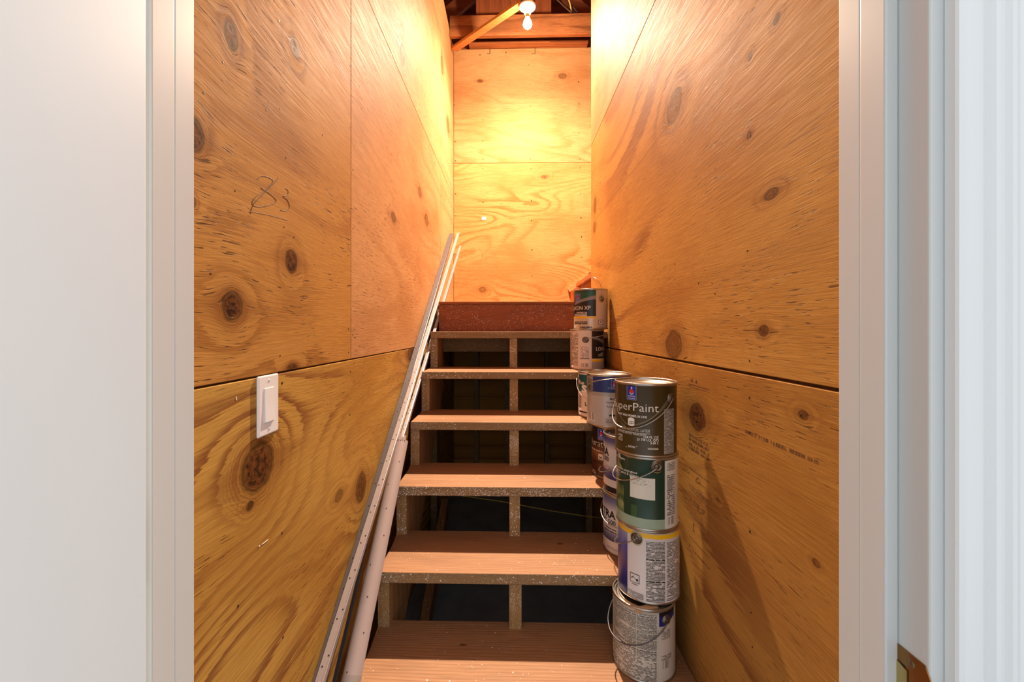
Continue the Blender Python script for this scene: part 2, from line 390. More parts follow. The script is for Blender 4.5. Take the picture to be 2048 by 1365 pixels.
# ------------------------------------------------------------------ hall side: wall, jambs, casing, door
JX = 0.42; JF = 0.436; JB = Y0            # jamb face, front edge, back edge
hw = MB()
hw.box(-2.2, -JX - .02, JF + .0, JB - .002, 0, 2.6); hw.box(JX + .02, 2.2, JF, JB - .002, 0, 2.6); hw.box(-JX - .02, JX + .02, JF, JB - .002, 2.08, 2.6)
hw.box(-2.2, 2.2, JB - .05, JB - .002, 2.6, TOP + 1.0)
tag(hw.build('wall_front', wall_paint), kind='structure')
def jamb(sg, name):
    X = lambda a: sg * a
    m = MB(); x0, x1 = sorted((X(JX), X(JX + .02)))
    m.box(x0, x1, JF, JB, 0, 2.06, .0025, 3)
    j = m.build(name, jamb_paint); tag(j, kind='structure')
    x0, x1 = sorted((X(JX - .0145), X(JX)))
    MB().box(x0, x1, .470, .5045, 0, 2.05, .0022, 3).build('door_stop', jamb_paint, j)
    x0, x1 = sorted((X(JX - .0140), X(JX)))
    MB().box(x0, x1, .5048, JB, 0, 2.05, .001, 2).build('door_stop', jamb_paint, j)
    return j
jr = jamb(1, 'trim_1'); jl = jamb(-1, 'trim_2')
hd = MB().box(-JX, JX, JF, JB, 2.06, 2.08, .002).build('trim_3', white_paint); tag(hd, kind='structure')
# fluted casing: the outline (x, depth towards the hall) is swept upwards
def casing(sg, name):
    prof = [(0, 0), (0, .010), (.0015, .0125), (.007, .0135), (.0085, .0125), (.010, .0115), (.0165, .0120), (.024, .0128), (.0265, .0150), (.0285, .0135), (.0300, .0125), (.0335, .0155),
            (.0370, .0158), (.0400, .0140), (.0425, .0145), (.0465, .0175), (.0500, .0180), (.0520, .0165), (.0535, .0175), (.060, .0180), (.064, .016), (.0655, .012), (.0655, 0)]
    pts = [(sg * (JX + .0135 + a), JF - .0006 - b) for a, b in prof]
    m = MB(); m.prism(pts, 'z', 0, 2.13)
    o = m.build(name, white_paint); tag(o, kind='structure'); return o
casing(1, 'trim_4'); casing(-1, 'trim_5')
# strike plate on the right jamb
brass = plain('aged_brass', (150, 110, 62), .28, 0.95, .1)
dk = plain('dark_latch_hole', (24, 18, 12), .8)
zt = onX(1786, 1279, JX).z; ya = onX(1786, 1279, JX).y
sp = MB()
pts = [(ya, zt), (JF + .004, zt), (JF - .002, zt - .012), (JF - .006, zt - .02), (JF - .006, zt - .044), (JF - .002, zt - .052), (JF + .004, zt - .058), (ya, zt - .058)]
sp.prism(pts, 'x', JX - .0014, JX - .0001)
spo = sp.build('strike_plate', brass, jr)
q = onX(1808, 1313, JX)
MB().lathe([(0, -.0026), (.003, -.0022), (.0042, -.0014)], 14, (JX, (ya + JF) / 2 - .002, zt - .009), 'x').build('screw', plain('screw_steel', (126, 112, 84), .3, .9), spo)
MB().box(JX - .0019, JX - .0012, ya - .016, ya - .003, zt - .046, zt - .017, .0005).build('latch_hole', dk, spo)
MB().prism([(ya - .004, zt - .016), (ya - .019, zt - .020), (ya - .019, zt - .043), (ya - .004, zt - .047)], 'x', JX - .0028, JX - .0019).build('latch_lip', plain('worn_brass', (190, 170, 110), .3, .9), spo)
# door leaf, swung open towards the hall
dr = empty('door_1', (-JX + .0015, JF - .002, 0), kind='structure')
dl = MB().box(0, .035, -.80, 0, .008, 2.045, .002, 3)
leaf = dl.build('door_leaf', door_paint); leaf.parent = dr
dr.rotation_euler = (0, 0, math.radians(1.3)); dr.location.x = -JX + .005
hm = plain('hinge_steel', (176, 172, 160), .35, .9)
for hz in (.25, 1.05, 1.82):
    h = MB().lathe([(0, -.045), (.006, -.045), (.006, .045), (0, .045)], 14, (-.004, .004, hz)).build('hinge', hm); h.parent = dr

# ------------------------------------------------------------------ staircase
st = empty('staircase', (0, ty(0), 0), 'open riser wooden staircase speckled with white paint between plywood walls', 'staircase')
for k in range(7):
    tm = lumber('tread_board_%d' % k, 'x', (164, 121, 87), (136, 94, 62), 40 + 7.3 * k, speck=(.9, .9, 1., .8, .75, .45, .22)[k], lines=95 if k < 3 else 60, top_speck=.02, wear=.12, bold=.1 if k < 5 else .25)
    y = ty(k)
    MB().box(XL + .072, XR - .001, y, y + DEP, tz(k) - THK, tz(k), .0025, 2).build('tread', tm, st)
def stringer(x0, x1, seed, spk):
    pts = []                                # saw-tooth outline in (y, z)
    for k in range(0, 7):
        y = ty(k) + .022
        pts.append((y, tz(k) - THK - (RISE - THK if k else tz(0) - THK)))
        pts.append((y, tz(k) - THK))
    pts.append((ty(7) - .004, tz(6) - THK)); pts.append((ty(7) - .004, tz(6) - .32))
    pts.append((ty(0) + .34, 0))
    m = MB(); m.prism(pts, 'x', x0, x1)
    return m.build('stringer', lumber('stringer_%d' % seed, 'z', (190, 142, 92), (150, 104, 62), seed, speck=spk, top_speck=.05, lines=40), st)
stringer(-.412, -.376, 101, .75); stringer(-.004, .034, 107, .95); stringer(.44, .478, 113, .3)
rm = lumber('red_riser_board', 'x', (140, 74, 30), (114, 56, 22), 120.0, speck=.14, lines=9, bold=-.15, rough=.5, front_shade=.03)
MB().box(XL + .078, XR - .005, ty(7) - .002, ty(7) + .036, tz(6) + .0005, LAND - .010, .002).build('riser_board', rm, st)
MB().box(XL + .078, XR - .005, ty(7) - .008, ty(7) + .06, LAND - .0098, LAND + .004, .002).build('landing_edge', lumber('landing_edge_board', 'x', (160, 96, 48), (100, 54, 26), 127.0, lines=40), st)
# under-stair framing seen through the open risers
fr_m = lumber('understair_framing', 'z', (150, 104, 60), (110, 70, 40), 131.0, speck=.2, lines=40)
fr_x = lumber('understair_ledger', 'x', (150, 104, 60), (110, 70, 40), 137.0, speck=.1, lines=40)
uf = empty('understair_frame', (0, 2.5, 0), 'dark timber posts and ledger standing in the gloom under the staircase', 'timber frame')
MB().box(XL + .02, 1.0, 2.43, 2.47, tz(6) - .115, tz(6) - .034).build('ledger', fr_x, uf)
for x in (-.47, .0, .44): MB().box(x, x + .038, 2.49, 2.58, 0, LAND - .031).build('post', fr_m, uf)
for x in (-.30, -.05, .28): MB().box(x, x + .038, YB - .09, YB - .001, 0, LAND - .031).build('stud', fr_m, uf)
MB().sweep([(-.045, -.018), (.045, -.018), (.045, .018), (-.045, .018)], (-.36, 2.35, .32), (-.36, 1.75, .02), (0, 0, 1)).build('brace', fr_m, uf)
cp = [onY(895, 988, 2.2), onY(1000, 1003, 2.2), onY(1100, 1022, 2.2), onY(1178, 1034, 2.2), onY(1235, 1040, 2.2)]
tag(MB().tube([cp[0] + Vector((-.25, .1, .03))] + cp + [cp[-1] + Vector((.04, .05, .01))], .0025, 6).build('cable', plain('yellow_cable', (190, 170, 60), .5)), 'thin yellow cable strung through the dark space under the treads', 'cable')

# upper flight beginning on the landing, to the right
us = empty('upper_staircase', (.6, 3.1, LAND), 'start of the upper flight in red timber at the landing corner behind the cans', 'staircase')
def yprism(pp, Ya, Yb):                     # outline read off the photograph on the plane Y = Ya
    q = [onY(a, b, Ya) for a, b in pp]; m = MB(); m.prism([(p.x, p.z) for p in q], 'y', Ya, Yb); return m
yprism([(1136, 578), (1140, 571), (1180, 544), (1240, 503), (1240, 519), (1181, 557), (1139, 584)], 3.555, YB - .001).build('pale_band', lumber('upper_pale_band', 'x', (214, 160, 104), (180, 120, 66), 144.0), us)  # paler sloping band on the back wall, above the stringer
yprism([(1139, 584), (1181, 557), (1240, 519), (1240, 604), (1150, 604), (1150, 584)], 3.515, 3.553).build('stringer', lumber('upper_stringer', 'x', (190, 104, 44), (150, 74, 30), 145.0, lines=22), us)
a, b = onY(1145, 582, 3.40), onY(1149, 604, 3.40)
MB().box(a.x, b.x + .004, 3.39, 3.51, LAND + .0005, a.z, .002).build('post', lumber('upper_post', 'z', (186, 96, 40), (140, 64, 26), 146.0, lines=22), us)
a = onY(1164, 571, 3.2)
MB().box(a.x, a.x + .036, YRE + .02, 3.36, LAND + .0005, a.z, .002).build('riser_board', rm, us)
MB().box(a.x - .02, a.x + .27, YRE + .02, 3.36, a.z + .0005, a.z + .034, .003).build('tread', lumber('upper_tread', 'y', (186, 112, 58), (140, 78, 38), 141.0), us)
a, b = onY(1178, 545, 3.45), onY(1184, 557, 3.45)
MB().box(a.x, a.x + .04, 3.43, 3.50, b.z - .12, a.z, .002).build('post', rm, us)

# ------------------------------------------------------------------ ceiling framing, attic boards
cm = lumber('joist_lumber', 'x', (176, 112, 66), (122, 70, 38), 151.0, lines=26, bold=.25)
cy = lumber('rafter_lumber', 'y', (140, 78, 42), (96, 50, 26), 157.0, lines=26, bold=.2)
cz = lumber('attic_board', 'x', (132, 70, 38), (92, 46, 24), 163.0, lines=22, bold=.2)
cl = MB()
cl.box(-.8, 1.9, .3, 4.3, TOP + .96, TOP + 1.0); cl.box(-.84, -.8, .3, 4.3, TOP - .3, TOP + 1.0); cl.box(1.86, 1.9, .3, 4.3, TOP - .3, TOP + 1.0)
cl.box(-.84, 1.9, 4.26, 4.3, TOP - .3, TOP + 1.0); cl.box(-.84, 1.9, .3, .34, 2.7, TOP + 1.0)
ce = cl.build('ceiling', cy); tag(ce, kind='structure')
def zat(py, Y): return ZC + (660 - py) / F * Y
MB().box(XL + .002, 1.55, 3.33, 3.368, zat(70, 3.33), zat(29, 3.33), .002).build('joist', cm, ce)
MB().box(XL + .002, 1.55, 1.95, 1.99, TOP + .001, TOP + .16, .002).build('joist', cm, ce)
MB().box(XL + .002, 1.55, .95, .99, TOP + .001, TOP + .16, .002).build('joist', cm, ce)
MB().box(-.345, .64, YB - .075, YB - .002, TOP - .003, zat(82, YB - .075), .002).build('top_plate', cm, ce)
MB().box(-.47, 1.5, YB + .014, YB + .059, TOP + .002, TOP + .07, .002).build('top_plate', cy, ce)
for i in range(5):
    MB().box(-.79, 1.85, 3.86 + .01 * (i % 2), 3.90, TOP - .05 + .19 * i, TOP + .135 + .19 * i, .002).build('sheathing_board', cz, ce)
vz = lumber('attic_stud', 'z', (150, 82, 46), (110, 58, 32), 167.0, lines=26)
x0, x1 = onY(953, 10, 3.5).x, onY(1101, 10, 3.5).x
MB().box(x0, x1, 3.44, 3.48, zat(70, 3.44) + .02, TOP + .5, .002).build('gusset_board', vz, ce)
p0, p1 = onY(870, 5, 3.6), onY(950, -60, 3.6)
MB().sweep([(-.02, -.06), (.02, -.06), (.02, .06), (-.02, .06)], onY(880, 45, 3.7), onY(985, -45, 3.7), (0, 1, 0)).build('rafter', cz, ce)
MB().sweep([(-.02, -.05), (.02, -.05), (.02, .05), (-.02, .05)], onY(1070, -60, 3.7), onY(1210, 60, 3.75), (0, 1, 0)).build('rafter', cz, ce)
BZ = 2.29
def onZ(px, py, z):
    d = ray(px, py); t = z / d.z; return Vector((d.x * t, d.y * t, ZC + z))
b0, b1 = onZ(908, 96, BZ), onZ(1046, 2, BZ)
dv = (b1 - b0)
MB().sweep([(-.028, 0), (.028, 0), (.028, .02), (-.028, .02)], b0, b0 + dv * 1.35, (1, 1, 0)).build('brace', lumber('brace_lumber', 'x', (216, 150, 84), (180, 116, 60), 171.0, lines=40), ce)
# nails hanging through the attic, cables
for i, (a, b_, col, nm) in enumerate((((1094, -20), (1150, 32), (70, 54, 40), 'black cable drooping behind the bulb to the right'), ((1131, -20), (1144, 30), (214, 190, 120), 'pale yellow cable beside the black cables above the joist'), ((1120, -20), (1162, 34), (52, 40, 30), 'dark cable running down to the right wall by the ceiling joist'))):
    A, B = onY(a[0], a[1], 3.385 + .017 * i), onY(b_[0], b_[1], 3.385 + .017 * i)
    mid = (A + B) / 2 + Vector((.012, 0, -.015))
    tag(MB().tube([A, (A + mid) / 2, mid, (mid + B) / 2, B], .0055, 8).build('cable', plain('cable_%d' % i, col, .5)), nm, 'cable')

# ------------------------------------------------------------------ lamp
lp = empty('ceiling_lamp', (BULB.x, BULB.y, BULB.z + .15), 'bare glowing bulb in a white porcelain holder under the joists', 'lamp')
bx, by, bz = BULB
MB().lathe([(0, .17), (.05, .17), (.052, .165), (.052, .128), (0, .128)], 24, (bx, by, bz)).build('junction_box', plain('steel_box', (90, 84, 78), .4, .8), lp)
MB().lathe([(0, .127), (.056, .127), (.058, .122), (.056, .112), (.040, .104), (.026, .092), (.023, .070), (.018, .068), (.018, .06)], 32, (bx, by, bz)).build('porcelain_holder', plain('porcelain', (238, 234, 226), .25), lp)
MB().lathe([(.0125, .066), (.013, .045), (.0145, .04)], 20, (bx, by, bz)).build('screw_base', plain('brass_thread', (180, 150, 90), .3, .9), lp)
t = NT('glowing_bulb_glass'); t.t.nodes.remove(t.b)
e = t.n('ShaderNodeEmission'); e.inputs[0].default_value = (1, .82, .58, 1); e.inputs[1].default_value = 60.0
tr = t.n('ShaderNodeBsdfTransparent'); ad = t.n('ShaderNodeAddShader'); t.t.links.new(e.outputs[0], ad.inputs[0]); t.t.links.new(tr.outputs[0], ad.inputs[1])
t.t.links.new(ad.outputs[0], t.t.nodes['Material Output'].inputs[0])
MB().lathe([(.0145, .042), (.016, .036), (.024, .02), (.029, .004), (.030, -.006), (.027, -.018), (.019, -.028), (.009, -.0335), (0, -.035)], 24, (bx, by, bz)).build('bulb', t.m, lp)

# ------------------------------------------------------------------ light switch
a, b = onX(508, 815, XL), onX(555, 805, XL)
sc = (a + b) / 2
hw_, hh_ = .035, .0585
sw = empty('light_switch', (XL, sc.y, sc.z), 'white rocker light switch with screwed cover plate on the left plywood wall', 'switch')
swm = plain('white_switch_plastic', (236, 236, 238), .3, vary=.01)
MB().box(XL, XL + .0055, sc.y - hw_, sc.y + hw_, sc.z - hh_, sc.z + hh_, .003, 3).build('cover_plate', swm, sw)
MB().box(XL + .0045, XL + .0062, sc.y - .0172, sc.y + .0172, sc.z - .034, sc.z + .034, .0006).build('rocker_frame', plain('switch_shadow_gap', (206, 206, 210), .4), sw)
MB().prism([(XL + .005, sc.z + .0325), (XL + .0072, sc.z + .0325), (XL + .0078, sc.z), (XL + .0092, sc.z - .0318), (XL + .005, sc.z - .0325)], 'y', sc.y - .0158, sc.y + .0158).build('rocker', swm, sw)
for dz in (.0475, -.0475):
    MB().lathe([(0, .0066), (.0022, .0064), (.003, .0056), (.003, .005)], 12, (XL, sc.y, sc.z + dz), 'x').build('screw', plain('white_screw', (214, 214, 218), .35, .2), sw)

# ------------------------------------------------------------------ nails and staples driven into the panels, pencil marks
def nails(par, pts, nrm, r=.0022):
    m = MB()
    for p in pts: m.disc(p, nrm, r * random.uniform(.75, 1.3), 7, .0005)
    o = m.build('nail_heads', nail_mat, par); o['kind'] = 'stuff'
def NX(X, *pp): return [onX(a, b, X) for a, b in pp]
nails(PL1, NX(XL, (408, 186), (446, 125), (533, 220), (560, 218), (645, 180), (572, 316), (470, 382), (645, 270), (568, 455), (558, 42), (421, 548), (697, 480), (697, 658), (697, 705), (560, 712), (588, 475)), (1, 0, 0))
nails(PL2, NX(XL, (706, 205), (706, 340), (706, 458), (706, 566), (706, 670), (782, 248), (782, 362), (782, 474), (782, 582), (828, 324), (828, 414), (780, 690), (860, 540), (834, 520), (858, 505), (832, 560)), (1, 0, 0))
nails(PL3, NX(XL, (884, 330), (884, 390), (896, 300), (898, 400)), (1, 0, 0))
nails(PL4, NX(XL, (564, 767), (701, 744), (564, 1067), (566, 1275), (780, 716), (476, 1213), (700, 830)), (1, 0, 0), .0026)
nails(PL6, NX(XL, (811, 72), (783, 85), (858, 100), (828, 185), (858, 210), (783, 108)), (1, 0, 0))
nails(PR1, NX(XR, (1270, 106), (1270, 175), (1270, 225), (1221, 190), (1221, 206), (1221, 290), (1270, 338), (1350, 346), (1500, 272), (1282, 186), (1270, 444), (1221, 454), (1221, 478), (1350, 529), (1495, 502), (1221, 568), (1270, 570), (1270, 582), (1184, 292), (1282, 566), (1430, 588), (1424, 567), (1272, 697), (1499, 722), (1371, 716), (1397, 567)), (-1, 0, 0), .0021)
nails(PR2, NX(XR, (1499, 796), (1500, 866), (1500, 1064), (1502, 1226), (1271, 719), (1352, 738), (1505, 1295), (1602, 712 + 120)), (-1, 0, 0), .0026)
nails(PB1, [onY(a, b, YB) for a, b in ((911, 388), (911, 432), (910, 508), (966, 338), (966, 405), (964, 460), (965, 512), (1062, 338), (1063, 402), (1063, 442), (1064, 500), (1064, 552), (1160, 336), (1161, 388), (1162, 436), (1163, 474), (1163, 515), (1089, 354))], (0, -1, 0), .0042)
nails(PB2, [onY(a, b, YB) for a, b in ((966, 202), (966, 240), (965, 282), (966, 318), (1058, 130), (1060, 168), (1061, 212), (1061, 266), (1061, 318), (1157, 164), (1158, 208), (1158, 266), (1160, 318), (908, 210), (909, 245), (910, 283), (911, 322), (960, 110), (1012, 105))], (0, -1, 0), .0042)
for px in (980, 1070):                      # bent nail points hanging at the top of the back wall
    p = onY(px, 97, YB - .003); q2 = onY(px - 6, 107, YB - .003)
    MB().tube([p, onY(px, 108, YB - .003), q2], .0022, 5).build('bent_nail', nail_mat, PB2)
pencil = plain('pencil_graphite', (92, 62, 40), .6)
def scrawl(px_pts, par, X, r, mat, name):
    P = [onX(a, b, X) for a, b in px_pts]
    sm = []
    for i in range(len(P) - 1):               # Catmull-Rom smoothing
        p0, p1, p2, p3 = P[max(i - 1, 0)], P[i], P[i + 1], P[min(i + 2, len(P) - 1)]
        for s_ in range(6):
            t_ = s_ / 6
            sm.append(.5 * ((2 * p1) + (p2 - p0) * t_ + (2 * p0 - 5 * p1 + 4 * p2 - p3) * t_ ** 2 + (3 * p1 - p0 - 3 * p2 + p3) * t_ ** 3))
    sm.append(P[-1])
    return MB().tube(sm, r, 4).build(name, mat, par)
scrawl([(514, 359), (522, 353), (535, 354), (546, 362), (538, 373), (526, 384), (512, 394), (504, 406), (510, 413), (528, 413), (548, 407), (552, 400), (540, 388), (522, 376)], PL1, XL + .0002, .0007, pencil, 'pencil_mark')
scrawl([(558, 355), (548, 366), (530, 385), (510, 405), (503, 418), (501, 428)], PL1, XL + .0002, .0007, pencil, 'pencil_mark')
scrawl([(571, 377), (576, 381), (575, 390), (566, 393), (574, 400), (579, 412), (574, 421), (561, 421)], PL1, XL + .0002, .0007, pencil, 'pencil_mark')
scrawl([(498, 424), (510, 425), (540, 431), (575, 441)], PL1, XL + .0002, .0005, pencil, 'pencil_mark')
# white scuffs on the lower left panel
chalk = plain('white_scuff', (226, 214, 196), .8)
scrawl([(536, 1080), (530, 1085), (523, 1090)], PL4, XL + .0001, .0009, chalk, 'scuff_mark')
scrawl([(519, 1094), (518, 1092)], PL4, XL + .0001, .0016, chalk, 'scuff_mark')
scrawl([(472, 794), (473, 801)], PL4, XL + .0001, .0010, chalk, 'scuff_mark')

# worn ink stamps on the lower right panel
ink_st = plain('worn_stamp_ink', (104, 62, 28), .8)
def stamp(y0, y1, rows, seed):
    rnd = random.Random(seed); m = MB(); X0, X1 = XR - .00025, XR + .0005
    for py, hpx, kind in rows:
        z = onX(1378, py, XR).z; h = hpx / 729
        if kind == 'rule': m.box(X0, X1, min(y0, y1), max(y0, y1), z - h, z); continue
        q = max(y0, y1); step = h * .62
        while q - step > min(y0, y1):
            if rnd.random() < .72:
                m.box(X0, X1, q - step * .28, q, z - h, z)
                if rnd.random() < .7: m.box(X0, X1, q - step * .8, q - step * .28, z - h * .2, z - h * .02)
                if rnd.random() < .6: m.box(X0, X1, q - step * .8, q - step * .28, z - h * .98, z - h * .8)
                if rnd.random() < .5: m.box(X0, X1, q - step * .8, q - step * .55, z - h * .9, z - h * .1)
            q -= step
    return m.build('grade_stamp', ink_st, PR2)
ys0, ys1 = onX(1378, 800, XR).y, onX(1419, 800, XR).y
stamp(ys0, ys1, [(767, 1.4, 'rule'), (772, .8, 'rule')], 1)
stamp(ys0, ys0 - .06, [(757, 6, 't')], 2)
stamp(ys0, ys1, [(866, 6, 't'), (875, 5, 't'), (884, 5, 't'), (892, 5, 't')], 3)
stamp(ys0, ys1, [(934, 1.2, 'rule'), (967, 1.0, 'rule'), (971, 1.6, 't'), (976, .8, 'rule'), (1024, 1.2, 'rule'), (1029, .8, 'rule'), (1070, 1.1, 'rule'), (1089, 3, 't')], 4)
stamp(ys0 - .01, ys1 + .02, [(992, 9, 't')], 5); stamp(ys0, ys0 - .05, [(1038, 15, 't')], 6)
scrawl([(1391, 962), (1396, 955), (1400, 966), (1391, 962)], PR2, XR - .0002, .0005, ink_st, 'grade_stamp')
stamp(onX(1490, 866, XR).y, onX(1640, 926, XR).y, [(812, 4.5, 't')], 8)

# ------------------------------------------------------------------ paint cans
CR, CHT = 0.082, 0.195
tin = plain('tinplate', (176, 172, 166), .28, .9, .08)
tin_dark = plain('dull_tinplate', (112, 106, 98), .36, .85, .15)
wire_m = plain('bail_wire', (168, 166, 164), .3, .9)
ink_w = plain('print_white', (236, 234, 228), .45)
ink_k = plain('print_black', (22, 20, 22), .45)
logo_blue = plain('print_royal_blue', (28, 40, 150), .4)
logo_red = plain('print_red', (206, 44, 36), .4)
yellow_b = plain('print_yellow', (236, 186, 24), .4)
def gloss(name, rgb, rough=.34): return plain('label_' + name, rgb, rough, vary=.05)
def fineprint(name, bgc, ink, rows=30, cols=26, thr=.42, fill=.58):
    t = NT('print_' + name); u = t.coords('UV')
    r = t.math('MULTIPLY', u[1], rows); fr_ = t.math('FRACT', r); idr = t.math('FLOOR', r)
    wob = t.noise(u[0], t.math('MULTIPLY', idr, 7.31), 0, cols, 1, 1)
    big = t.noise(t.math('MULTIPLY', u[0], 3.0), t.math('MULTIPLY', idr, 3.7), 4.0, 1, 1, 0)
    m = t.math('MULTIPLY', t.math('LESS_THAN', fr_, fill), t.math('GREATER_THAN', wob, thr))
    m = t.math('MULTIPLY', m, t.ss(big, .28, .34))
    m = t.math('MULTIPLY', m, t.math('MULTIPLY', t.ss(u[0], .02, .03), t.ss(u[0], .98, .97)))
    t.col(t.mix(m, srgb(*bgc), srgb(*ink))).rough(.42); return t.m
def bars(name, bgc, ink, n=26):
    t = NT('bars_' + name); u = t.coords('UV')
    nn = t.noise(t.math('FLOOR', t.math('MULTIPLY', u[0], n)), 0.0, 3.0, 7.77, 1, 0)
    m = t.math('GREATER_THAN', nn, .5); m = t.math('MULTIPLY', m, t.math('GREATER_THAN', u[1], .18))
    m = t.math('MULTIPLY', m, t.math('MULTIPLY', t.math('GREATER_THAN', u[0], .1), t.math('LESS_THAN', u[0], .9)))
    t.col(t.mix(m, srgb(*bgc), srgb(*ink))).rough(.42); return t.m
def grad(name, stops, axis=1, wob=0.0, rough=.36):
    t = NT('gradient_' + name); u = t.coords('UV'); x = u[axis]
    if wob: x = t.math('ADD', x, t.math('MULTIPLY', t.math('SUBTRACT', t.noise(u[0], u[1], 2.0, 3, 3, 2), .5), wob))
    r = t.n('ShaderNodeValToRGB'); e = r.color_ramp.elements
    for i, (p, c) in enumerate(stops):
        el = e[i] if i < 2 else e.new(p)
        el.position = p; el.color = srgb(*c) + (1,)
    t.t.links.new(x, r.inputs[0]); t.col(r.outputs[0]).rough(rough); return t.m
def splatter(name, base, spot, thr=.56, sc=14):
    t = NT('splatter_' + name); o = t.coords(); n = t.math('ADD', t.noise(o[0], o[2], 5.0, sc * 2.0, sc * 2.4, 4, .65), 0)
    t.col(t.mix(t.ss(n, thr, thr + .04), srgb(*base), srgb(*spot))).rough(.4); return t.m

class Can:
    def __init__(s, X, Y, zb, label, body, group='paint cans stacked on the stairs', lid=tin, clean=True):
        s.X, s.Y, s.zb = X, Y, zb
        s.o = empty('paint_can', (X, Y, zb), label, 'paint can', group)
        c = (X, Y, zb); r = CR
        MB().lathe([(0, .004), (.078, .004), (.080, 0), (r + .0014, .0006), (r + .0016, .003), (r, .0056), (r, .1885), (r + .0014, .1900), (r + .0018, .1925), (r + .0010, .1948), (r - .0012, .195), (r - .0024, .1935), (r - .003, .188)], 96, c).build('body', body, s.o)
        MB().lathe([(r + .0004, .1884), (r + .0016, .1898), (r + .0021, .1925), (r + .0012, .1950), (r - .0012, .1953), (r - .0026, .1936), (r - .0034, .188)], 96, c).build('top_rim', tin, s.o)
        MB().lathe([(r + .0004, .0058), (r + .0018, .0044), (r + .0020, .001), (r - .001, .0)], 96, c).build('bottom_rim', tin, s.o)
        MB().lathe([(0, .1860), (.060, .1860), (.0615, .1885), (.0640, .1895), (.0660, .1885), (.0675, .1855), (.0735, .1855), (.0752, .1890), (.0775, .1895), (r - .0030, .1880)], 64, c).build('lid', lid, s.o)
        s.phc = math.atan2(-X, Y)
    def at(s, ph, z, off=0.0):
        return Vector((s.X + (CR + off) * math.sin(ph), s.Y - (CR + off) * math.cos(ph), z))
    def phi(s, px):
        lo, hi = s.phc - 1.45, s.phc + 1.45
        for _ in range(40):
            m = (lo + hi) / 2
            if proj(s.at(m, s.zb + .1))[0] < px: lo = m
            else: hi = m
        return (lo + hi) / 2
    def z(s, ph, py):
        d = (s.at(ph, 0) - Vector((0, 0, 0))).dot(FW); return ZC - (py - CY) * d / F
    def cl(s, z): return min(max(z, s.zb + .0065), s.zb + .1875)
    def span(s, x0, x1, y0, y1):
        p0 = s.phi(x0) if x0 is not None else s.phc - 1.9
        p1 = s.phi(x1) if x1 is not None else s.phc + 1.9
        xm = max(min((p0 + p1) / 2, s.phc + 1.2), s.phc - 1.2)
        if x0 is None and x1 is not None: xm = (s.phc - 1.3 + p1) / 2
        if x1 is None and x0 is not None: xm = (s.phc + 1.3 + p0) / 2
        return p0, p1, s.cl(s.z(xm, y1)), s.cl(s.z(xm, y0))
    def patch(s, x0, x1, y0, y1, mat, layer=1, name='label', parent=None, slant=0.0, wrap=None, zz=None):
        p0, p1, z0, z1 = s.span(x0, x1, y0, y1)
        if wrap: p0, p1 = wrap
        if zz: z0, z1 = s.zb + zz[0], s.zb + zz[1]
        nu = max(1, int(abs(p1 - p0) / .035)); off = .00022 * layer
        m = MB().grid(lambda u, v: s.at(p0 + (p1 - p0) * u, z0 + (z1 - z0) * v + slant * (u - .5), off), nu, 1 if not slant else 2)
        return m.build(name, mat, parent or s.o, recalc=False)
    def flat(s, verts, faces, mat, layer, name, parent=None):   # (arc length, z) outline bent round the can
        bm = bmesh.new(); V = [bm.verts.new((a, b, 0)) for a, b in verts]
        for f in faces:
            try: bm.faces.new([V[i] for i in f])
            except ValueError: pass
        s.bend(bm, mat, layer, name, parent)
    def bend(s, bm, mat, layer, name, parent=None):
        xs = [v.co.x for v in bm.verts]; a, b = min(xs), max(xs)
        for i in range(1, int((b - a) / .004) + 1):
            bmesh.ops.bisect_plane(bm, geom=bm.verts[:] + bm.edges[:] + bm.faces[:], plane_co=(a + i * .004, 0, 0), plane_no=(1, 0, 0))
        for v in bm.verts: v.co = s.at(v.co.x / CR, v.co.y, .00022 * layer)
        m = MB(); m.b.free(); m.b = bm
        return m.build(name, mat, parent or s.o, recalc=False)
    def text(s, body, ybase, h, x0=None, x1=None, mat=ink_w, layer=4, bold=0.0, space=1.0, name='lettering', yat=None, italic=0.0, cap=.69):
        cu = D.curves.new('t', 'FONT'); cu.body = body; cu.offset = bold; cu.resolution_u = 2; cu.space_character = space; cu.shear = italic
        ob = D.objects.new('t', cu); COL.objects.link(ob)
        bpy.context.view_layer.update()
        me = D.meshes.new_from_object(ob.evaluated_get(bpy.context.evaluated_depsgraph_get()))
        D.objects.remove(ob); D.curves.remove(cu)
        bm = bmesh.new(); bm.from_mesh(me); D.meshes.remove(me)
        X = [v.co.x for v in bm.verts]; a, b = min(X), max(X)
        ph = s.phi(yat if yat else ((x0 if x1 is None else x1 if x0 is None else (x0 + x1) / 2)))
        zb_ = s.z(ph, ybase); hm_ = s.z(ph, ybase - h) - zb_; sy = hm_ / cap
        if x0 is not None and x1 is not None:
            A, B = s.phi(x0) * CR, s.phi(x1) * CR; sx = (B - A) / (b - a)
        elif x1 is not None:
            sx = sy; A = s.phi(x1) * CR - (b - a) * sx
        else:
            sx = sy; A = s.phi(x0) * CR
        for v in bm.verts: v.co = Vector((A + (v.co.x - a) * sx, zb_ + v.co.y * sy, 0))
        return s.bend(bm, mat, layer, name)
    def poly(s, pts, mat, layer, name='print', parent=None):   # outline in pixels of the photograph
        ph = s.phi(sum(p[0] for p in pts) / len(pts))
        V = [(s.phi(x) * CR, s.cl(s.z(ph, y))) for x, y in pts]
        s.flat(V, [list(range(len(V)))], mat, layer, name, parent)
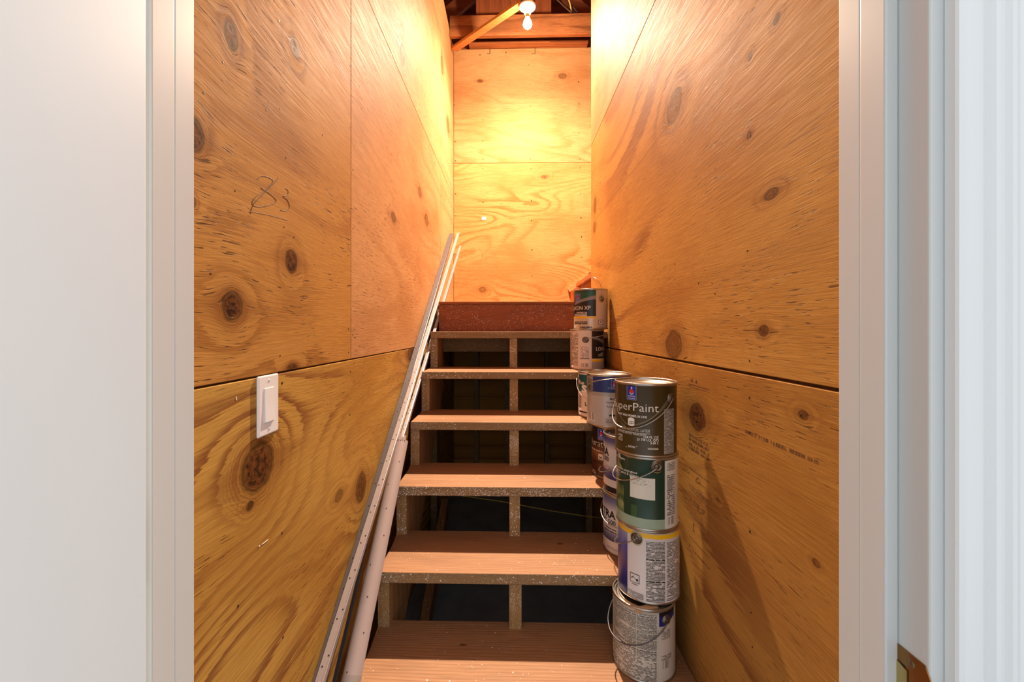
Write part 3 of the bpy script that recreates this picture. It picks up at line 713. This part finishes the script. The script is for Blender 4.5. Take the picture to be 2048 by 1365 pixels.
    def logo(s, x0, x1, y0, y1):
        b = s.patch(x0 - .8, x1 + .8, y0 - .8, y1 + .8, gloss('pale_edge', (150, 160, 210)), 5, 'logo')
        s.patch(x0, x1, y0, y1, logo_blue, 6, 'logo_field', b)
        w, h = x1 - x0, y1 - y0; P = lambda u, v: (x0 + u * w, y0 + v * h)
        c = [P(.5 + .26 * math.cos(a_), .50 + .17 * math.sin(a_)) for a_ in [i * 2 * PI / 14 for i in range(14)]]
        s.poly(c, gloss('logo_globe', (150, 176, 226)), 7, 'logo_globe', b)
        s.poly([P(.42, .26), P(.58, .26), P(.66, .32), P(.76, .42), P(.78, .5), P(.70, .49), P(.68, .58), P(.60, .50), P(.52, .60), P(.44, .50), P(.34, .58), P(.30, .49), P(.22, .5), P(.25, .40), P(.34, .32)], logo_red, 8, 'logo_paint', b)
        s.poly([P(.42, .10), P(.60, .13), P(.56, .24), P(.46, .25)], ink_w, 8, 'logo_bucket', b)
        s.text('SHERWIN', y1 - .20 * h, .085 * h, x0 + .1 * w, x1 - .1 * w, ink_w, 8)
        s.text('WILLIAMS', y1 - .05 * h, .085 * h, x0 + .1 * w, x1 - .1 * w, ink_w, 8)
    def ear(s, px, py, stain=None, r=.0105, sc=None):
        ph = s.phi(px); z = s.z(ph, py); return s.ear_at(ph, z, stain, r, sc)
    def ear_at(s, ph, z, stain=None, r=.0105, sc=None):
        d = Vector((math.sin(ph), -math.cos(ph), 0)); c = s.at(ph, z)
        if stain:
            n = 20; V = [(ph * CR + stain * math.cos(i * 2 * PI / n), z + stain * 1.1 * math.sin(i * 2 * PI / n)) for i in range(n)]
            s.flat(V, [list(range(n))], sc or gloss('stain_ring', (196, 172, 112)), 6, 'ear_ring')
        m = MB(); m.lathe([(0, .0052), (r * .28, .0052), (r * .36, .0034), (r * .62, .0030), (r * .74, .0048), (r * .92, .0044), (r, .0016), (r * 1.25, .0012), (r * 1.3, -.001)], 22)
        M = Matrix.Translation(c + d * .0004) @ d.to_track_quat('Z', 'Y').to_matrix().to_4x4()
        bmesh.ops.transform(m.b, matrix=M, verts=m.b.verts)
        m.build('ear', tin_dark, s.o)
        return ph, z
    def bail(s, e, sgn, dz, out=.004, r=.0013, both=True, skew=0.0, mat=wire_m):
        ph, z = e; P = []
        for i in range(41):
            t_ = PI * i / 40; q = math.sin(t_)
            P.append(s.at(ph + sgn * t_, z + dz * (q ** .85 if q > 0 else 0) + skew * math.sin(2 * t_), .006 + out * q))
        MB().tube(P, r, 7).build('bail_handle', mat, s.o)
        if both: s.ear_at(ph + sgn * PI, z)

def zc(k, n=0): return tz(k) + CHT * n + .0006 + .0006 * n
NX_ = 1.20
# -- front stack on the lowest visible tread
body_w = gloss('warm_white', (214, 208, 198)); body_silver = plain('label_silver', (178, 174, 170), .32, .25, .05)
A = Can(.371, NX_ - .004, zc(1), 'pale grey paint can covered in fine print, bottom of the front stack', gloss('grey_white', (196, 192, 184)))
A.patch(None, 1317, 1195, 1345, fineprint('grey_dense', (200, 196, 186), (66, 64, 62), 46, 60, .40, .62), 1, 'fine_print', zz=(.083, .183))
A.patch(None, 1317, 1195, 1345, fineprint('grey_caps', (202, 198, 188), (70, 66, 62), 22, 22, .44, .55), 1, 'fine_print', zz=(.007, .083))
fr_b = fineprint('dash_row', (206, 202, 192), (50, 48, 46), 1, 26, .42, .5)
A.patch(None, 1317, 0, 0, fr_b, 2, 'dash_border', zz=(.1745, .1785)); A.patch(None, 1317, 0, 0, fr_b, 2, 'dash_border', zz=(.085, .089))
A.patch(1272, 1273.2, 1200, 1345, gloss('grey_white', (196, 192, 184)), 2, 'label', zz=(.05, .178))
A.patch(1317.5, None, 1210, 1350, gloss('warm_panel', (208, 200, 190)), 2, 'label', zz=(.007, .186))
A.patch(1318, 1347, 1208, 1250, grad('blue_corner', [(0, (34, 34, 130)), (.65, (30, 30, 110)), (.8, (14, 14, 30)), (1, (10, 10, 18))]), 3, 'label')
A.poly([(1320, 1252), (1346.5, 1252), (1346.5, 1236)], gloss('warm_panel', (208, 200, 190)), 4, 'label')
A.patch(1323, 1338, 1321, 1341, bars('a', (206, 200, 190), (40, 36, 36)), 4, 'barcode')
A.patch(1322, 1340, 1260, 1278, fineprint('a_side', (208, 200, 190), (84, 78, 72), 9, 14), 4, 'fine_print')
A.patch(1322, 1342, 1309, 1319, fineprint('a_side2', (208, 200, 190), (60, 54, 50), 4, 14), 4, 'fine_print')
A.bail(A.ear(1332.5, 1240), -1, -.072, .010, .0017, mat=plain('dark_bail_wire', (92, 92, 100), .4, .7))
# cardboard shim in the recess of the lowest lid
a_ = Vector((A.X - .012, A.Y - .066, A.zb + .1868))
m = MB(); m.box(-.034, .030, -.009, .009, 0, .006, .0008); bmesh.ops.transform(m.b, matrix=Matrix.Translation(a_) @ Matrix.Rotation(.32, 4, 'Z'), verts=m.b.verts)
tag(m.build('wood_shim', lumber('shim_wood', 'x', (206, 172, 136), (170, 134, 98), 191.0, lines=30)), 'small pale wood shim wedged on the lid of the lowest front can', 'shim')
B = Can(.390, NX_ + .014, zc(1, 1), 'white paint can with yellow top band and long instructions, in the front stack', gloss('b_white', (224, 220, 222)))
B.patch(None, None, 0, 0, yellow_b, 2, 'yellow_band', zz=(.1745, .186))
B.text('MI-MET', 1058, 3.6, 1343, 1357, logo_red, 4, .01)
B.patch(None, 1255, 1060, 1190, grad('b_purple', [(0, (24, 26, 104)), (.3, (52, 46, 128)), (.5, (92, 70, 122)), (.75, (70, 78, 160)), (1, (150, 152, 190))], 1, .25), 1, 'label', zz=(.006, .1745))
B.patch(1291, 1331, 1070, 1190, fineprint('b_col', (218, 214, 212), (64, 60, 62), 44, 34, .38, .62), 2, 'fine_print', zz=(.008, .168))
B.patch(1332.5, 1359, 1070, 1190, fineprint('b_col2', (218, 214, 212), (52, 48, 50), 40, 24, .40, .55), 2, 'fine_print', zz=(.010, .166))
for z_ in (.060, .118):
    B.patch(1291, 1331, 0, 0, fineprint('b_head', (222, 218, 216), (24, 22, 24), 1, 14, .40, .8), 3, 'heading', zz=(z_, z_ + .0035))
B.patch(1256, 1288, 0, 0, fineprint('b_foot', (224, 220, 222), (76, 72, 76), 7, 30, .36, .6), 3, 'fine_print', zz=(.008, .024))
B.poly([(1260.5, 1148), (1279, 1148), (1279, 1166), (1260.5, 1166)], ink_k, 4, 'pictogram')
B.poly([(1261.7, 1149.2), (1277.8, 1149.2), (1277.8, 1164.8), (1261.7, 1164.8)], gloss('b_white', (224, 220, 222)), 5, 'pictogram')
B.poly([(1262.5, 1155.5), (1266.5, 1152.0), (1267.2, 1153.2), (1263.4, 1157.0)], ink_k, 6, 'pictogram'); B.poly([(1266.4, 1152.6), (1276, 1163.4), (1275.4, 1164), (1266.0, 1153.6)], ink_k, 6, 'pictogram')
B.poly([(1272, 1159.6), (1275, 1157.6), (1277, 1162), (1274, 1163.6)], ink_k, 6, 'pictogram')
B.poly([(1264, 1168.8), (1276, 1168.8), (1276, 1169.9), (1264, 1169.9)], ink_k, 4, 'pictogram')
B.bail(B.ear(1273, 1077, .0175, .012, gloss('stain_grey', (176, 168, 140))), -1, -.055, .004, .0014)
Cn = Can(.384, NX_ + .010, zc(1, 2), 'dark green paint can with white sticker and pale foot band, in the front stack', gloss('c_green', (24, 58, 44)))
Cn.patch(None, 1329.5, 0, 0, gloss('c_pale', (150, 172, 152)), 2, 'foot_band', zz=(.0065, .0325))
Cn.patch(1262, 1274, 0, 0, gloss('c_green_mid', (52, 88, 52)), 2, 'label', zz=(.0325, .064))
Cn.patch(1236, 1248, 0, 0, grad('c_leaf', [(0, (96, 120, 84)), (.3, (150, 160, 110)), (.45, (40, 74, 44)), (.7, (110, 124, 66)), (1, (28, 60, 44))], 1, .5), 2, 'leaf_print', zz=(.0325, .108))
Cn.patch(1329.5, None, 0, 0, gloss('c_side', (214, 212, 204)), 2, 'label', zz=(.0065, .1872))
Cn.patch(1333, 1349, 0, 0, fineprint('c_fp', (214, 212, 204), (60, 58, 58), 9, 12, .4), 3, 'fine_print', zz=(.160, .182))
Cn.patch(1333, 1349, 0, 0, fineprint('c_fp2', (214, 212, 204), (80, 78, 76), 22, 14, .40), 3, 'fine_print', zz=(.042, .150))
Cn.patch(1334.5, 1344, 0, 0, gloss('c_greybox', (150, 150, 146)), 4, 'print', zz=(.108, .136))
Cn.patch(1334, 1348, 0, 0, bars('c', (214, 212, 204), (36, 34, 36), 22), 4, 'barcode', zz=(.012, .038))
Cn.patch(1260.5, 1310, 956, 999, plain('c_sticker', (216, 216, 206), .6), 5, 'sticker')
Cn.patch(1264, 1300, 957, 971, fineprint('c_st', (216, 216, 206), (110, 106, 98), 5, 18, .5, .4), 6, 'fine_print')
Cn.text('premium semi-gloss', 949, 5.0, None, 1274, ink_w, 4)
Cn.text('interior paint & primer', 956, 5.0, None, 1278, ink_w, 4)
Cn.text('Benjamin Moore', 921, 4.6, None, 1250, ink_w, 4, .01)
Cn.poly([(1236.5, 911), (1239.5, 903), (1242, 911)], ink_w, 4, 'emblem'); Cn.poly([(1238, 929), (1241, 927), (1245, 934), (1242, 935)], gloss('c_lime', (150, 160, 60)), 4, 'emblem')
Cn.bail(Cn.ear(1314, 934, .0155, .0125), -1, -.055, .004, .0014)
Dn = Can(.380, NX_ + .008, zc(1, 3), 'olive brown paint can with white lettering and printed paint swoosh, top of the front stack', gloss('d_olive', (62, 50, 22)))
Dn.logo(1255, 1272, 771.5, 799.5)
Dn.text('SuperPaint', 823, 16.5, 1231, 1317, ink_w, 4, -.008, cap=.70)
Dn.text('PAINT AND PRIMER IN ONE', 834.5, 4.4, 1237, 1294, ink_w, 4, .012)
Dn.text('EXTERIOR ACRYLIC LATEX', 862.5, 5.2, 1236, 1300, ink_w, 4, 0, 1.15)
Dn.patch(1237, 1300, 864.4, 865.0, ink_w, 4, 'rule')
Dn.text('LIFETIME LIMITED WARRANTY', 869.8, 4.0, 1237, 1293, ink_w, 4, 0, 1.1)
Dn.text('124 FL OZ', 877.5, 4.6, None, 1317, ink_w, 4, .012); Dn.text('(3 7/8 U.S. QT)', 883.5, 4.6, None, 1317, ink_w, 4, .012); Dn.text('3.66 L', 889, 4.6, None, 1317, ink_w, 4, .012)
Dn.text('SATIN', 896, 4.2, 1257, 1270, ink_w, 4, .012)
Dn.patch(1252, 1255, 893.5, 894.2, ink_w, 4, 'rule'); Dn.patch(1271.5, 1275, 893.5, 894.2, ink_w, 4, 'rule')
Dn.patch(1295, 1317, 896, 900, fineprint('d_small', (62, 50, 22), (210, 206, 190), 2, 20, .36), 3, 'fine_print')
Dn.patch(1236, 1246, 866, 880, fineprint('d_left', (30, 22, 10), (200, 196, 180), 5, 10, .42), 3, 'fine_print')
Dn.patch(1328, 1347, 0, 0, fineprint('d_side', (176, 172, 164), (84, 80, 76), 38, 20, .38, .6), 3, 'fine_print', zz=(.008, .128))
for k in range(9):                                   # printed hairlines sweeping from the tin picture to both sides
    pr, pl = [], []
    for i in range(13):
        q = i / 12
        x = 1269 + 67 * q; y = 849 - 1.2 * k * (.12 + .88 * q) - 8 * q - (44 - 2.0 * k) * q ** 2.3 + k * .6
        pr.append(Dn.at(Dn.phi(x), Dn.cl(Dn.z(Dn.phi(x), y)), .0007))
        x = 1257 - 22 * q; y = 850 - 1.0 * k * (.1 + .9 * q) - 4 * q - 22 * q ** 2
        pl.append(Dn.at(Dn.phi(x), Dn.cl(Dn.z(Dn.phi(x), y)), .0007))
    MB().tube(pr, .00017, 4).build('printed_line', gloss('d_line', (150, 142, 112)), Dn.o)
    MB().tube(pl, .00014, 4).build('printed_line', gloss('d_line2', (130, 122, 96)), Dn.o)
Dn.poly([(1256.5, 838), (1260, 835.5), (1265, 835.5), (1269, 838), (1269, 850.5), (1265, 852.5), (1260, 852.5), (1256.5, 850.5)], ink_w, 5, 'picture')
for i in range(3):
    for j in range(2): Dn.poly([(1259 + 3 * i, 844 + 3.6 * j), (1260.5 + 3 * i, 842.4 + 3.6 * j), (1262 + 3 * i, 844 + 3.6 * j), (1260.5 + 3 * i, 845.6 + 3.6 * j)], gloss('d_olive', (62, 50, 22)), 6, 'picture')
Dn.bail(Dn.ear(1342, 797, None, .0110), -1, -.083, .003, .0014)
# -- second pair
lid_k = plain('dark_lid', (40, 40, 48), .35)
ultra_top = [(0, (214, 212, 216)), (.17, (206, 204, 208)), (.175, (24, 26, 60)), (.30, (66, 68, 112)), (.42, (196, 196, 204)), (.72, (206, 206, 212)), (.86, (108, 110, 150)), (1, (60, 62, 110))]
E = Can(.400, 1.46, zc(2), 'white and violet paint can with bold black lettering under its twin on the second tread', gloss('u_white', (206, 204, 208)))
E.patch(None, None, 0, 0, grad('e_label', [(0, (206, 200, 200)), (.20, (206, 200, 200)), (.205, (48, 48, 86)), (.33, (120, 120, 150)), (.45, (204, 204, 208)), (.74, (204, 204, 210)), (.90, (120, 122, 160)), (1, (84, 86, 130))]), 1, zz=(.0065, .187))
E.text('ULTRA', 1036.5, 14.5, None, 1231.5, ink_k, 4, .03, 1.0, yat=1221)
E.text('SPEC 500', 1049, 9.0, None, 1231.5, ink_k, 4, .018, yat=1221)
E.patch(1209, 1234, 1053, 1063, fineprint('e_fp', (200, 200, 206), (60, 60, 66), 2, 12, .36, .5), 3, 'fine_print')
E.text('ornate', 1101, 5.5, 1214, 1240, plain('script_grey', (90, 80, 84), .5), 4, -.01, italic=.4)
E.poly([(1207, 1091), (1210, 1091), (1213, 1099), (1210, 1099)], gloss('e_red', (190, 60, 50)), 4, 'emblem')
E.bail(E.ear_at(E.phi(1206) - .55, E.zb + .150), 1, -.052, .003, .0014)
Fn = Can(.402, 1.46, zc(2, 1), 'white and violet paint can with black recessed lid, beside the olive can', gloss('u_white', (206, 204, 208)), lid=lid_k)
Fn.patch(None, None, 0, 0, grad('f_label', [(0, (14, 14, 18)), (.10, (14, 14, 18)), (.105, (214, 210, 208)), (.235, (206, 202, 204)), (.24, (40, 42, 96)), (.38, (84, 86, 140)), (.50, (200, 200, 208)), (.78, (208, 208, 214)), (.92, (96, 98, 150)), (1, (70, 72, 124))]), 1, zz=(.0065, .187))
Fn.text('ULTRA', 910, 14, None, 1218, ink_k, 4, .03, yat=1213)
Fn.text('SPEC 500', 921.5, 9, None, 1218, ink_k, 4, .018, yat=1213)
Fn.patch(1206, 1216, 928, 936, fineprint('f_fp', (204, 204, 210), (150, 60, 80), 3, 8, .36, .4), 3, 'fine_print')
Fn.text('ornate', 979, 6, 1208, 1224, plain('script_grey', (90, 80, 84), .5), 4, -.01, italic=.4)
Fn.bail(Fn.ear_at(Fn.phi(1236) + .35, Fn.zb + .120), -1, -.060, .010, .0014)
# -- third tread
Gn = Can(.400, 1.66, zc(3), 'dark brown and copper paint can with thin white lettering on the third tread', gloss('g_brown', (44, 26, 22)), lid=tin_dark)
Gn.patch(None, None, 0, 0, grad('g_label', [(0, (60, 30, 22)), (.14, (70, 36, 26)), (.32, (88, 50, 34)), (.50, (140, 92, 62)), (.62, (60, 36, 30)), (1, (26, 18, 20))], 1, .12), 1, zz=(.0065, .187))
Gn.logo(1197, 1208, 859.5, 880)
Gn.text('Duration', 895.5, 13.5, 1181.5, 1228, ink_w, 4, -.014)
Gn.patch(1182, 1206, 896.5, 900.5, fineprint('g_fp', (48, 30, 26), (196, 180, 170), 1, 12, .36), 3, 'fine_print')
Gn.patch(1197, 1206, 909, 920.5, gloss('g_badge', (222, 214, 206)), 4, 'badge')
Gn.text('00', 918.5, 5, 1198.5, 1204.5, ink_k, 6, .02)
Gn.patch(1187, 1206, 922, 926, fineprint('g_fp2', (80, 48, 34), (30, 18, 14), 1, 12, .36), 3, 'fine_print')
Gn.patch(1183, 1192, 937, 945, fineprint('g_fp3', (64, 34, 26), (196, 180, 170), 3, 10, .42), 3, 'fine_print')
H = Can(.381, 1.66, zc(3, 1), 'grey paint can with splattered blue band, wire handle leaning forward, behind the olive can', body_silver)
H.patch(1186, None, 0, 0, splatter('blue_grey', (26, 50, 122), (126, 132, 142), .60, 12), 2, 'blue_band', zz=(.130, .1872))
H.patch(None, 1186, 0, 0, splatter('grey', (150, 144, 134), (120, 116, 104), .5, 10), 2, 'label', zz=(.126, .1872))
H.patch(None, None, 0, 0, plain('label_silver_light', (192, 188, 186), .34, .2), 1, 'label', zz=(.0065, .116))
H.logo(1223, 1233, 761, 778)
H.text('PRO', 767.5, 6, 1235, 1249, ink_w, 4, .02)
H.text('Multi-Surface', 800.5, 4.0, 1220, None, ink_k, 4, .02); H.text('Revetements', 807, 3.6, 1213, None, ink_k, 4, .01); H.text('Revestimientos', 815.5, 3.6, 1214, None, ink_k, 4, .01)
H.patch(1218, 1236, 829, 833.5, fineprint('h_f1', (192, 188, 186), (40, 36, 36), 1, 14, .34, .8), 3, 'fine_print')
H.text('Cat. No. 764', 841.5, 3.6, 1211, None, ink_k, 4, .01); H.patch(1211, 1226, 843, 846.5, fineprint('h_f2', (192, 188, 186), (80, 76, 76), 2, 18, .4), 3, 'fine_print')
H.patch(1177.5, 1190, 825, 842, bars('h', (212, 206, 200), (50, 46, 46), 16), 3, 'barcode')
H.bail(H.ear(1179, 772, .012, .0095, tin_dark), 1, .040, .034, .0014)
# -- fourth tread
I = Can(.381, 1.88, zc(4), 'white and teal paint can with flaking label behind the grey can', gloss('i_white', (222, 210, 202)))
I.patch(1158, None, 0, 0, splatter('teal', (22, 84, 92), (206, 200, 192), .57, 13), 2, 'label', zz=(.110, .182))
I.text('S', 784.5, 13, 1163.5, 1174, ink_w, 4, .05)
I.text('L', 812, 7, 1170, 1174.5, ink_k, 4, .03)
I.patch(1157, 1163, 790, 815, fineprint('i_f', (222, 210, 202), (110, 96, 92), 8, 5, .4), 3, 'fine_print')
I.patch(1159, 1176, 822, 826, fineprint('i_f2', (222, 210, 202), (50, 40, 40), 1, 12, .34, .8), 3, 'fine_print')
I.bail(I.ear_at(I.phi(1157.5) - .25, I.zb + .160), 1, -.086, .010, .0016, mat=plain('pale_bail_wire', (214, 206, 200), .35, .5))
# -- fifth tread
band = [(0, (196, 180, 170)), (1, (196, 180, 170))]
J = Can(.380, 2.12, zc(5), 'white and black paint can with thin yellow band, on the fifth tread', gloss('j_white', (222, 206, 196)))
J.patch(1183.5, None, 0, 0, gloss('j_black', (28, 26, 34)), 1, zz=(.054, .187))
J.patch(1183.5, None, 0, 0, yellow_b, 2, 'yellow_band', zz=(.040, .050))
J.patch(1183.5, None, 0, 0, body_silver, 1, 'label', zz=(.0065, .040))
J.poly([(1184.5, 673), (1195, 675), (1207, 683), (1207, 690), (1196, 681), (1184.5, 678)], gloss('j_swoosh', (116, 112, 118)), 3, 'swoosh')
J.text('LOXON', 702, 7.2, 1192, None, ink_w, 4, 0)
J.patch(1196, 1207, 705, 713, fineprint('j_f', (28, 26, 34), (190, 184, 180), 3, 10, .4), 3, 'fine_print')
J.patch(1141.5, 1157, 0, 0, fineprint('j_col', (222, 206, 196), (110, 92, 86), 26, 16, .40), 2, 'fine_print', zz=(.020, .178))
J.patch(1160, 1178, 0, 0, fineprint('j_col2', (222, 208, 200), (120, 104, 98), 14, 14, .44), 2, 'fine_print', zz=(.055, .112))
J.patch(1160, 1179.5, 0, 0, fineprint('j_row', (222, 206, 196), (60, 50, 50), 1, 18, .3, .9), 3, 'fine_print', zz=(.0525, .0555))
J.patch(1162, 1177, 727, 735.5, bars('j', (222, 206, 196), (60, 50, 50), 18), 3, 'barcode')
J.bail(J.ear(1171, 680, .0175, .0125, gloss('pale_ring', (232, 226, 220))), 1, .028, .05, .0013)
K = Can(.398, 2.12, zc(5, 1), 'black and silver paint can with green corner and raised wire handle, topmost of all', plain('label_beige_silver', (196, 184, 174), .3, .3, .05))
K.patch(None, 1192, 0, 0, gloss('j_black', (28, 26, 34)), 1, zz=(.062, .187))
K.patch(None, 1192, 0, 0, yellow_b, 2, 'yellow_band', zz=(.052, .0605))
K.poly([(1150, 582.8), (1192, 582.8), (1192, 592), (1180, 594.5), (1164, 599), (1150, 606)], gloss('k_green', (16, 84, 64)), 2, 'label')
K.poly([(1150, 605), (1164, 598.5), (1180, 594), (1192, 591), (1192, 599), (1180, 600.5), (1164, 604), (1150, 610)], gloss('k_swoosh', (132, 128, 128)), 3, 'swoosh')
K.logo(1153, 1159.5, 589, 603.5)
K.text('LOXON XP', 619.5, 7.4, None, 1181.5, ink_w, 4, 0)
K.patch(1149, 1175, 623.5, 633, fineprint('k_f', (28, 26, 34), (206, 200, 196), 3, 20, .36, .6), 3, 'fine_print')
K.patch(1149, 1176, 642.5, 649, fineprint('k_f2', (196, 184, 174), (50, 44, 44), 2, 16, .36, .7), 3, 'fine_print')
K.patch(1159, 1184, 653, 657.5, fineprint('k_f3', (196, 184, 174), (60, 54, 54), 1, 12, .4, .8), 3, 'fine_print')
K.poly([(1196.5, 640), (1206, 640), (1206, 649.5), (1196.5, 649.5)], ink_k, 3, 'pictogram'); K.poly([(1197.4, 640.9), (1205.1, 640.9), (1205.1, 648.6), (1197.4, 648.6)], gloss('k_beige', (206, 194, 184)), 4, 'pictogram')
K.poly([(1199, 646), (1201.3, 642.5), (1203.6, 646), (1202, 646), (1201.3, 644.6), (1200.4, 646)], ink_k, 5, 'pictogram')
K.patch(1194, 1208, 651, 657.5, fineprint('k_f4', (196, 184, 174), (120, 110, 106), 4, 10, .4), 3, 'fine_print')
ek = K.ear(1203.5, 598, .0185, .0105, gloss('k_stain', (176, 146, 84)))
P = []
ph, z_ = ek; e1, e2 = K.at(ph, z_, .006), K.at(ph + PI, z_, .006); K.ear_at(ph + PI, z_)
for i in range(31):
    q = PI * i / 30
    P.append((e1 + e2) / 2 + (e1 - e2) / 2 * math.copysign(abs(math.cos(q)) ** .9, math.cos(q)) + Vector((0, 0, .112 * math.sin(q))))
MB().tube(P, .0014, 7).build('bail_handle', wire_m, K.o)

# ------------------------------------------------------------------ long drywall beads leaning up the left wall
zincy = plain('zinc_bead', (98, 93, 98), .45, .5, .14)
zinc_lt = plain('bright_zinc_bead', (170, 162, 164), .38, .45, .06)
vinyl = plain('paper_faced_bead', (166, 150, 148), .6, 0, .05)
hole_m = plain('punched_hole', (26, 20, 18), .8)
def bead(P, Q, w1, w2, mat, label, holes=.085, tilt=0.0, nose=.0022):
    """L-shaped bead: one flange faces up the stairs, the other turns down from its right edge; P, Q = left edge of the upper flange"""
    P, Q = Vector(P), Vector(Q); d = (Q - P).normalized(); L = (Q - P).length
    sd = (Vector((1, 0, tilt)) - d * d.dot(Vector((1, 0, tilt)))).normalized(); up = sd.cross(d).normalized()
    r = empty('corner_bead', P, label, 'corner bead')
    t_ = .0007
    MB().sweep([(0, 0), (w1, 0), (w1, -t_), (0, -t_)], P, Q, sd).build('flange', mat, r)
    MB().sweep([(w1 - t_, -t_), (w1, -t_), (w1, -w2), (w1 - t_, -w2)], P, Q, sd).build('flange', mat, r)
    MB().sweep([(w1 + nose * math.cos(a_), nose * math.sin(a_)) for a_ in [i * PI / 4 for i in range(8)]], P, Q, sd).build('nose', mat, r)
    m = MB(); s_ = .03; i = 0
    while s_ < L - .02:
        for off, ds in ((.32, 0), (.72, .022)):
            m.disc(P + d * (s_ + ds) + sd * (w1 * off), up, .0021, 8, .0005)
        s_ += holes
    h = m.build('punched_holes', hole_m, r); h['kind'] = 'stuff'
    return r
p1, q1 = onX(624, 1365, XL + .003), onX(899, 467, XL + .006)
dd = (q1 - p1); pe = p1 - dd * ((p1.y - .60) / dd.y)
bead(pe, q1, .027, .026, zincy, 'grey perforated metal corner bead lying flat against the left plywood wall')
p2, q2 = onX(704, 1130, XL + .036), onX(914, 466, XL + .048)
bead(p2 - (q2 - p2) * .10, q2, .018, .018, zinc_lt, 'bright perforated corner bead reaching highest between the other two beads', .10)
p3, q3 = onX(790, 905, XL + .056), onX(919, 492, XL + .0615)
bead(p3 + (q3 - p3) * .0, q3, .013, .020, zinc_lt, 'rightmost perforated corner bead with its top end at the back plywood', .09)
# rounded paper-faced bead in front, torn at its upper end
pa, qa = onX(697, 1365, XL + .068), onX(801, 878, XL + .068)
dv2 = qa - pa; pe = pa - dv2 * ((pa.y - .93) / dv2.y)
r = empty('corner_bead', pe, 'pinkish rounded corner bead with torn upper end resting against the stair treads', 'corner bead')
R_ = .027; arc = [(R_ * math.sin(a_), R_ * math.cos(a_) - R_) for a_ in [-1.25 + 2.5 * i / 12 for i in range(13)]]
inn = [((R_ - .0012) * math.sin(a_), (R_ - .0012) * math.cos(a_) - R_) for a_ in [1.25 - 2.5 * i / 12 for i in range(13)]]
MB().sweep(arc + inn, pe, qa, (1, 0, 0)).build('rounded_face', vinyl, r)
d = dv2.normalized()
MB().sweep([(a_ * 1.03, b_ + .0007) for a_, b_ in arc] + inn, pe, pa + dv2 * .02, (1, 0, 0)).build('wrapped_end', plain('greyed_paper', (150, 138, 134), .6), r)
m = MB(); sd = (Vector((1, 0, 0)) - d * d.x).normalized(); up = sd.cross(d).normalized()
for i in range(9):
    s_ = .02 + i * .085; off = (-.010, .012, .002)[i % 3]
    m.disc(pa + d * s_ + sd * off + up * (math.sqrt(R_ ** 2 - off ** 2) - R_), up, .0018, 7, .0006)
h = m.build('punched_holes', hole_m, r); h['kind'] = 'stuff'
j = MB()
for i, (a_, b_) in enumerate(((-.012, .012), (-.004, .022), (.006, .008), (.014, .016))):
    j.sweep([(a_ - .005, .0004 - a_ * a_ / (2 * R_)), (a_ + .005, .0004 - a_ * a_ / (2 * R_)), (a_ + .004, -.001 - a_ * a_ / (2 * R_)), (a_ - .004, -.001 - a_ * a_ / (2 * R_))], qa - d * .004, qa + d * b_, (1, 0, 0))
j.build('torn_edge', vinyl, r)
# dark strip tucked between the two
pb, qb = onX(664, 1365, XL + .036), onX(745, 1020, XL + .035)
dv3 = qb - pb
r = empty('corner_bead', pb, 'narrow dark steel strip tucked between the grey bead and the pinkish bead', 'corner bead')
dkm = plain('dark_steel_strip', (58, 60, 68), .32, .7)
MB().sweep([(0, 0), (.010, 0), (.010, -.002), (0, -.002)], pb - dv3 * .28, qb, (1, 0, 0)).build('flange', dkm, r)
MB().sweep([(.0065, .0025), (.0085, .0025), (.0085, 0), (.0065, 0)], pb - dv3 * .28, qb, (1, 0, 0)).build('rib', dkm, r)
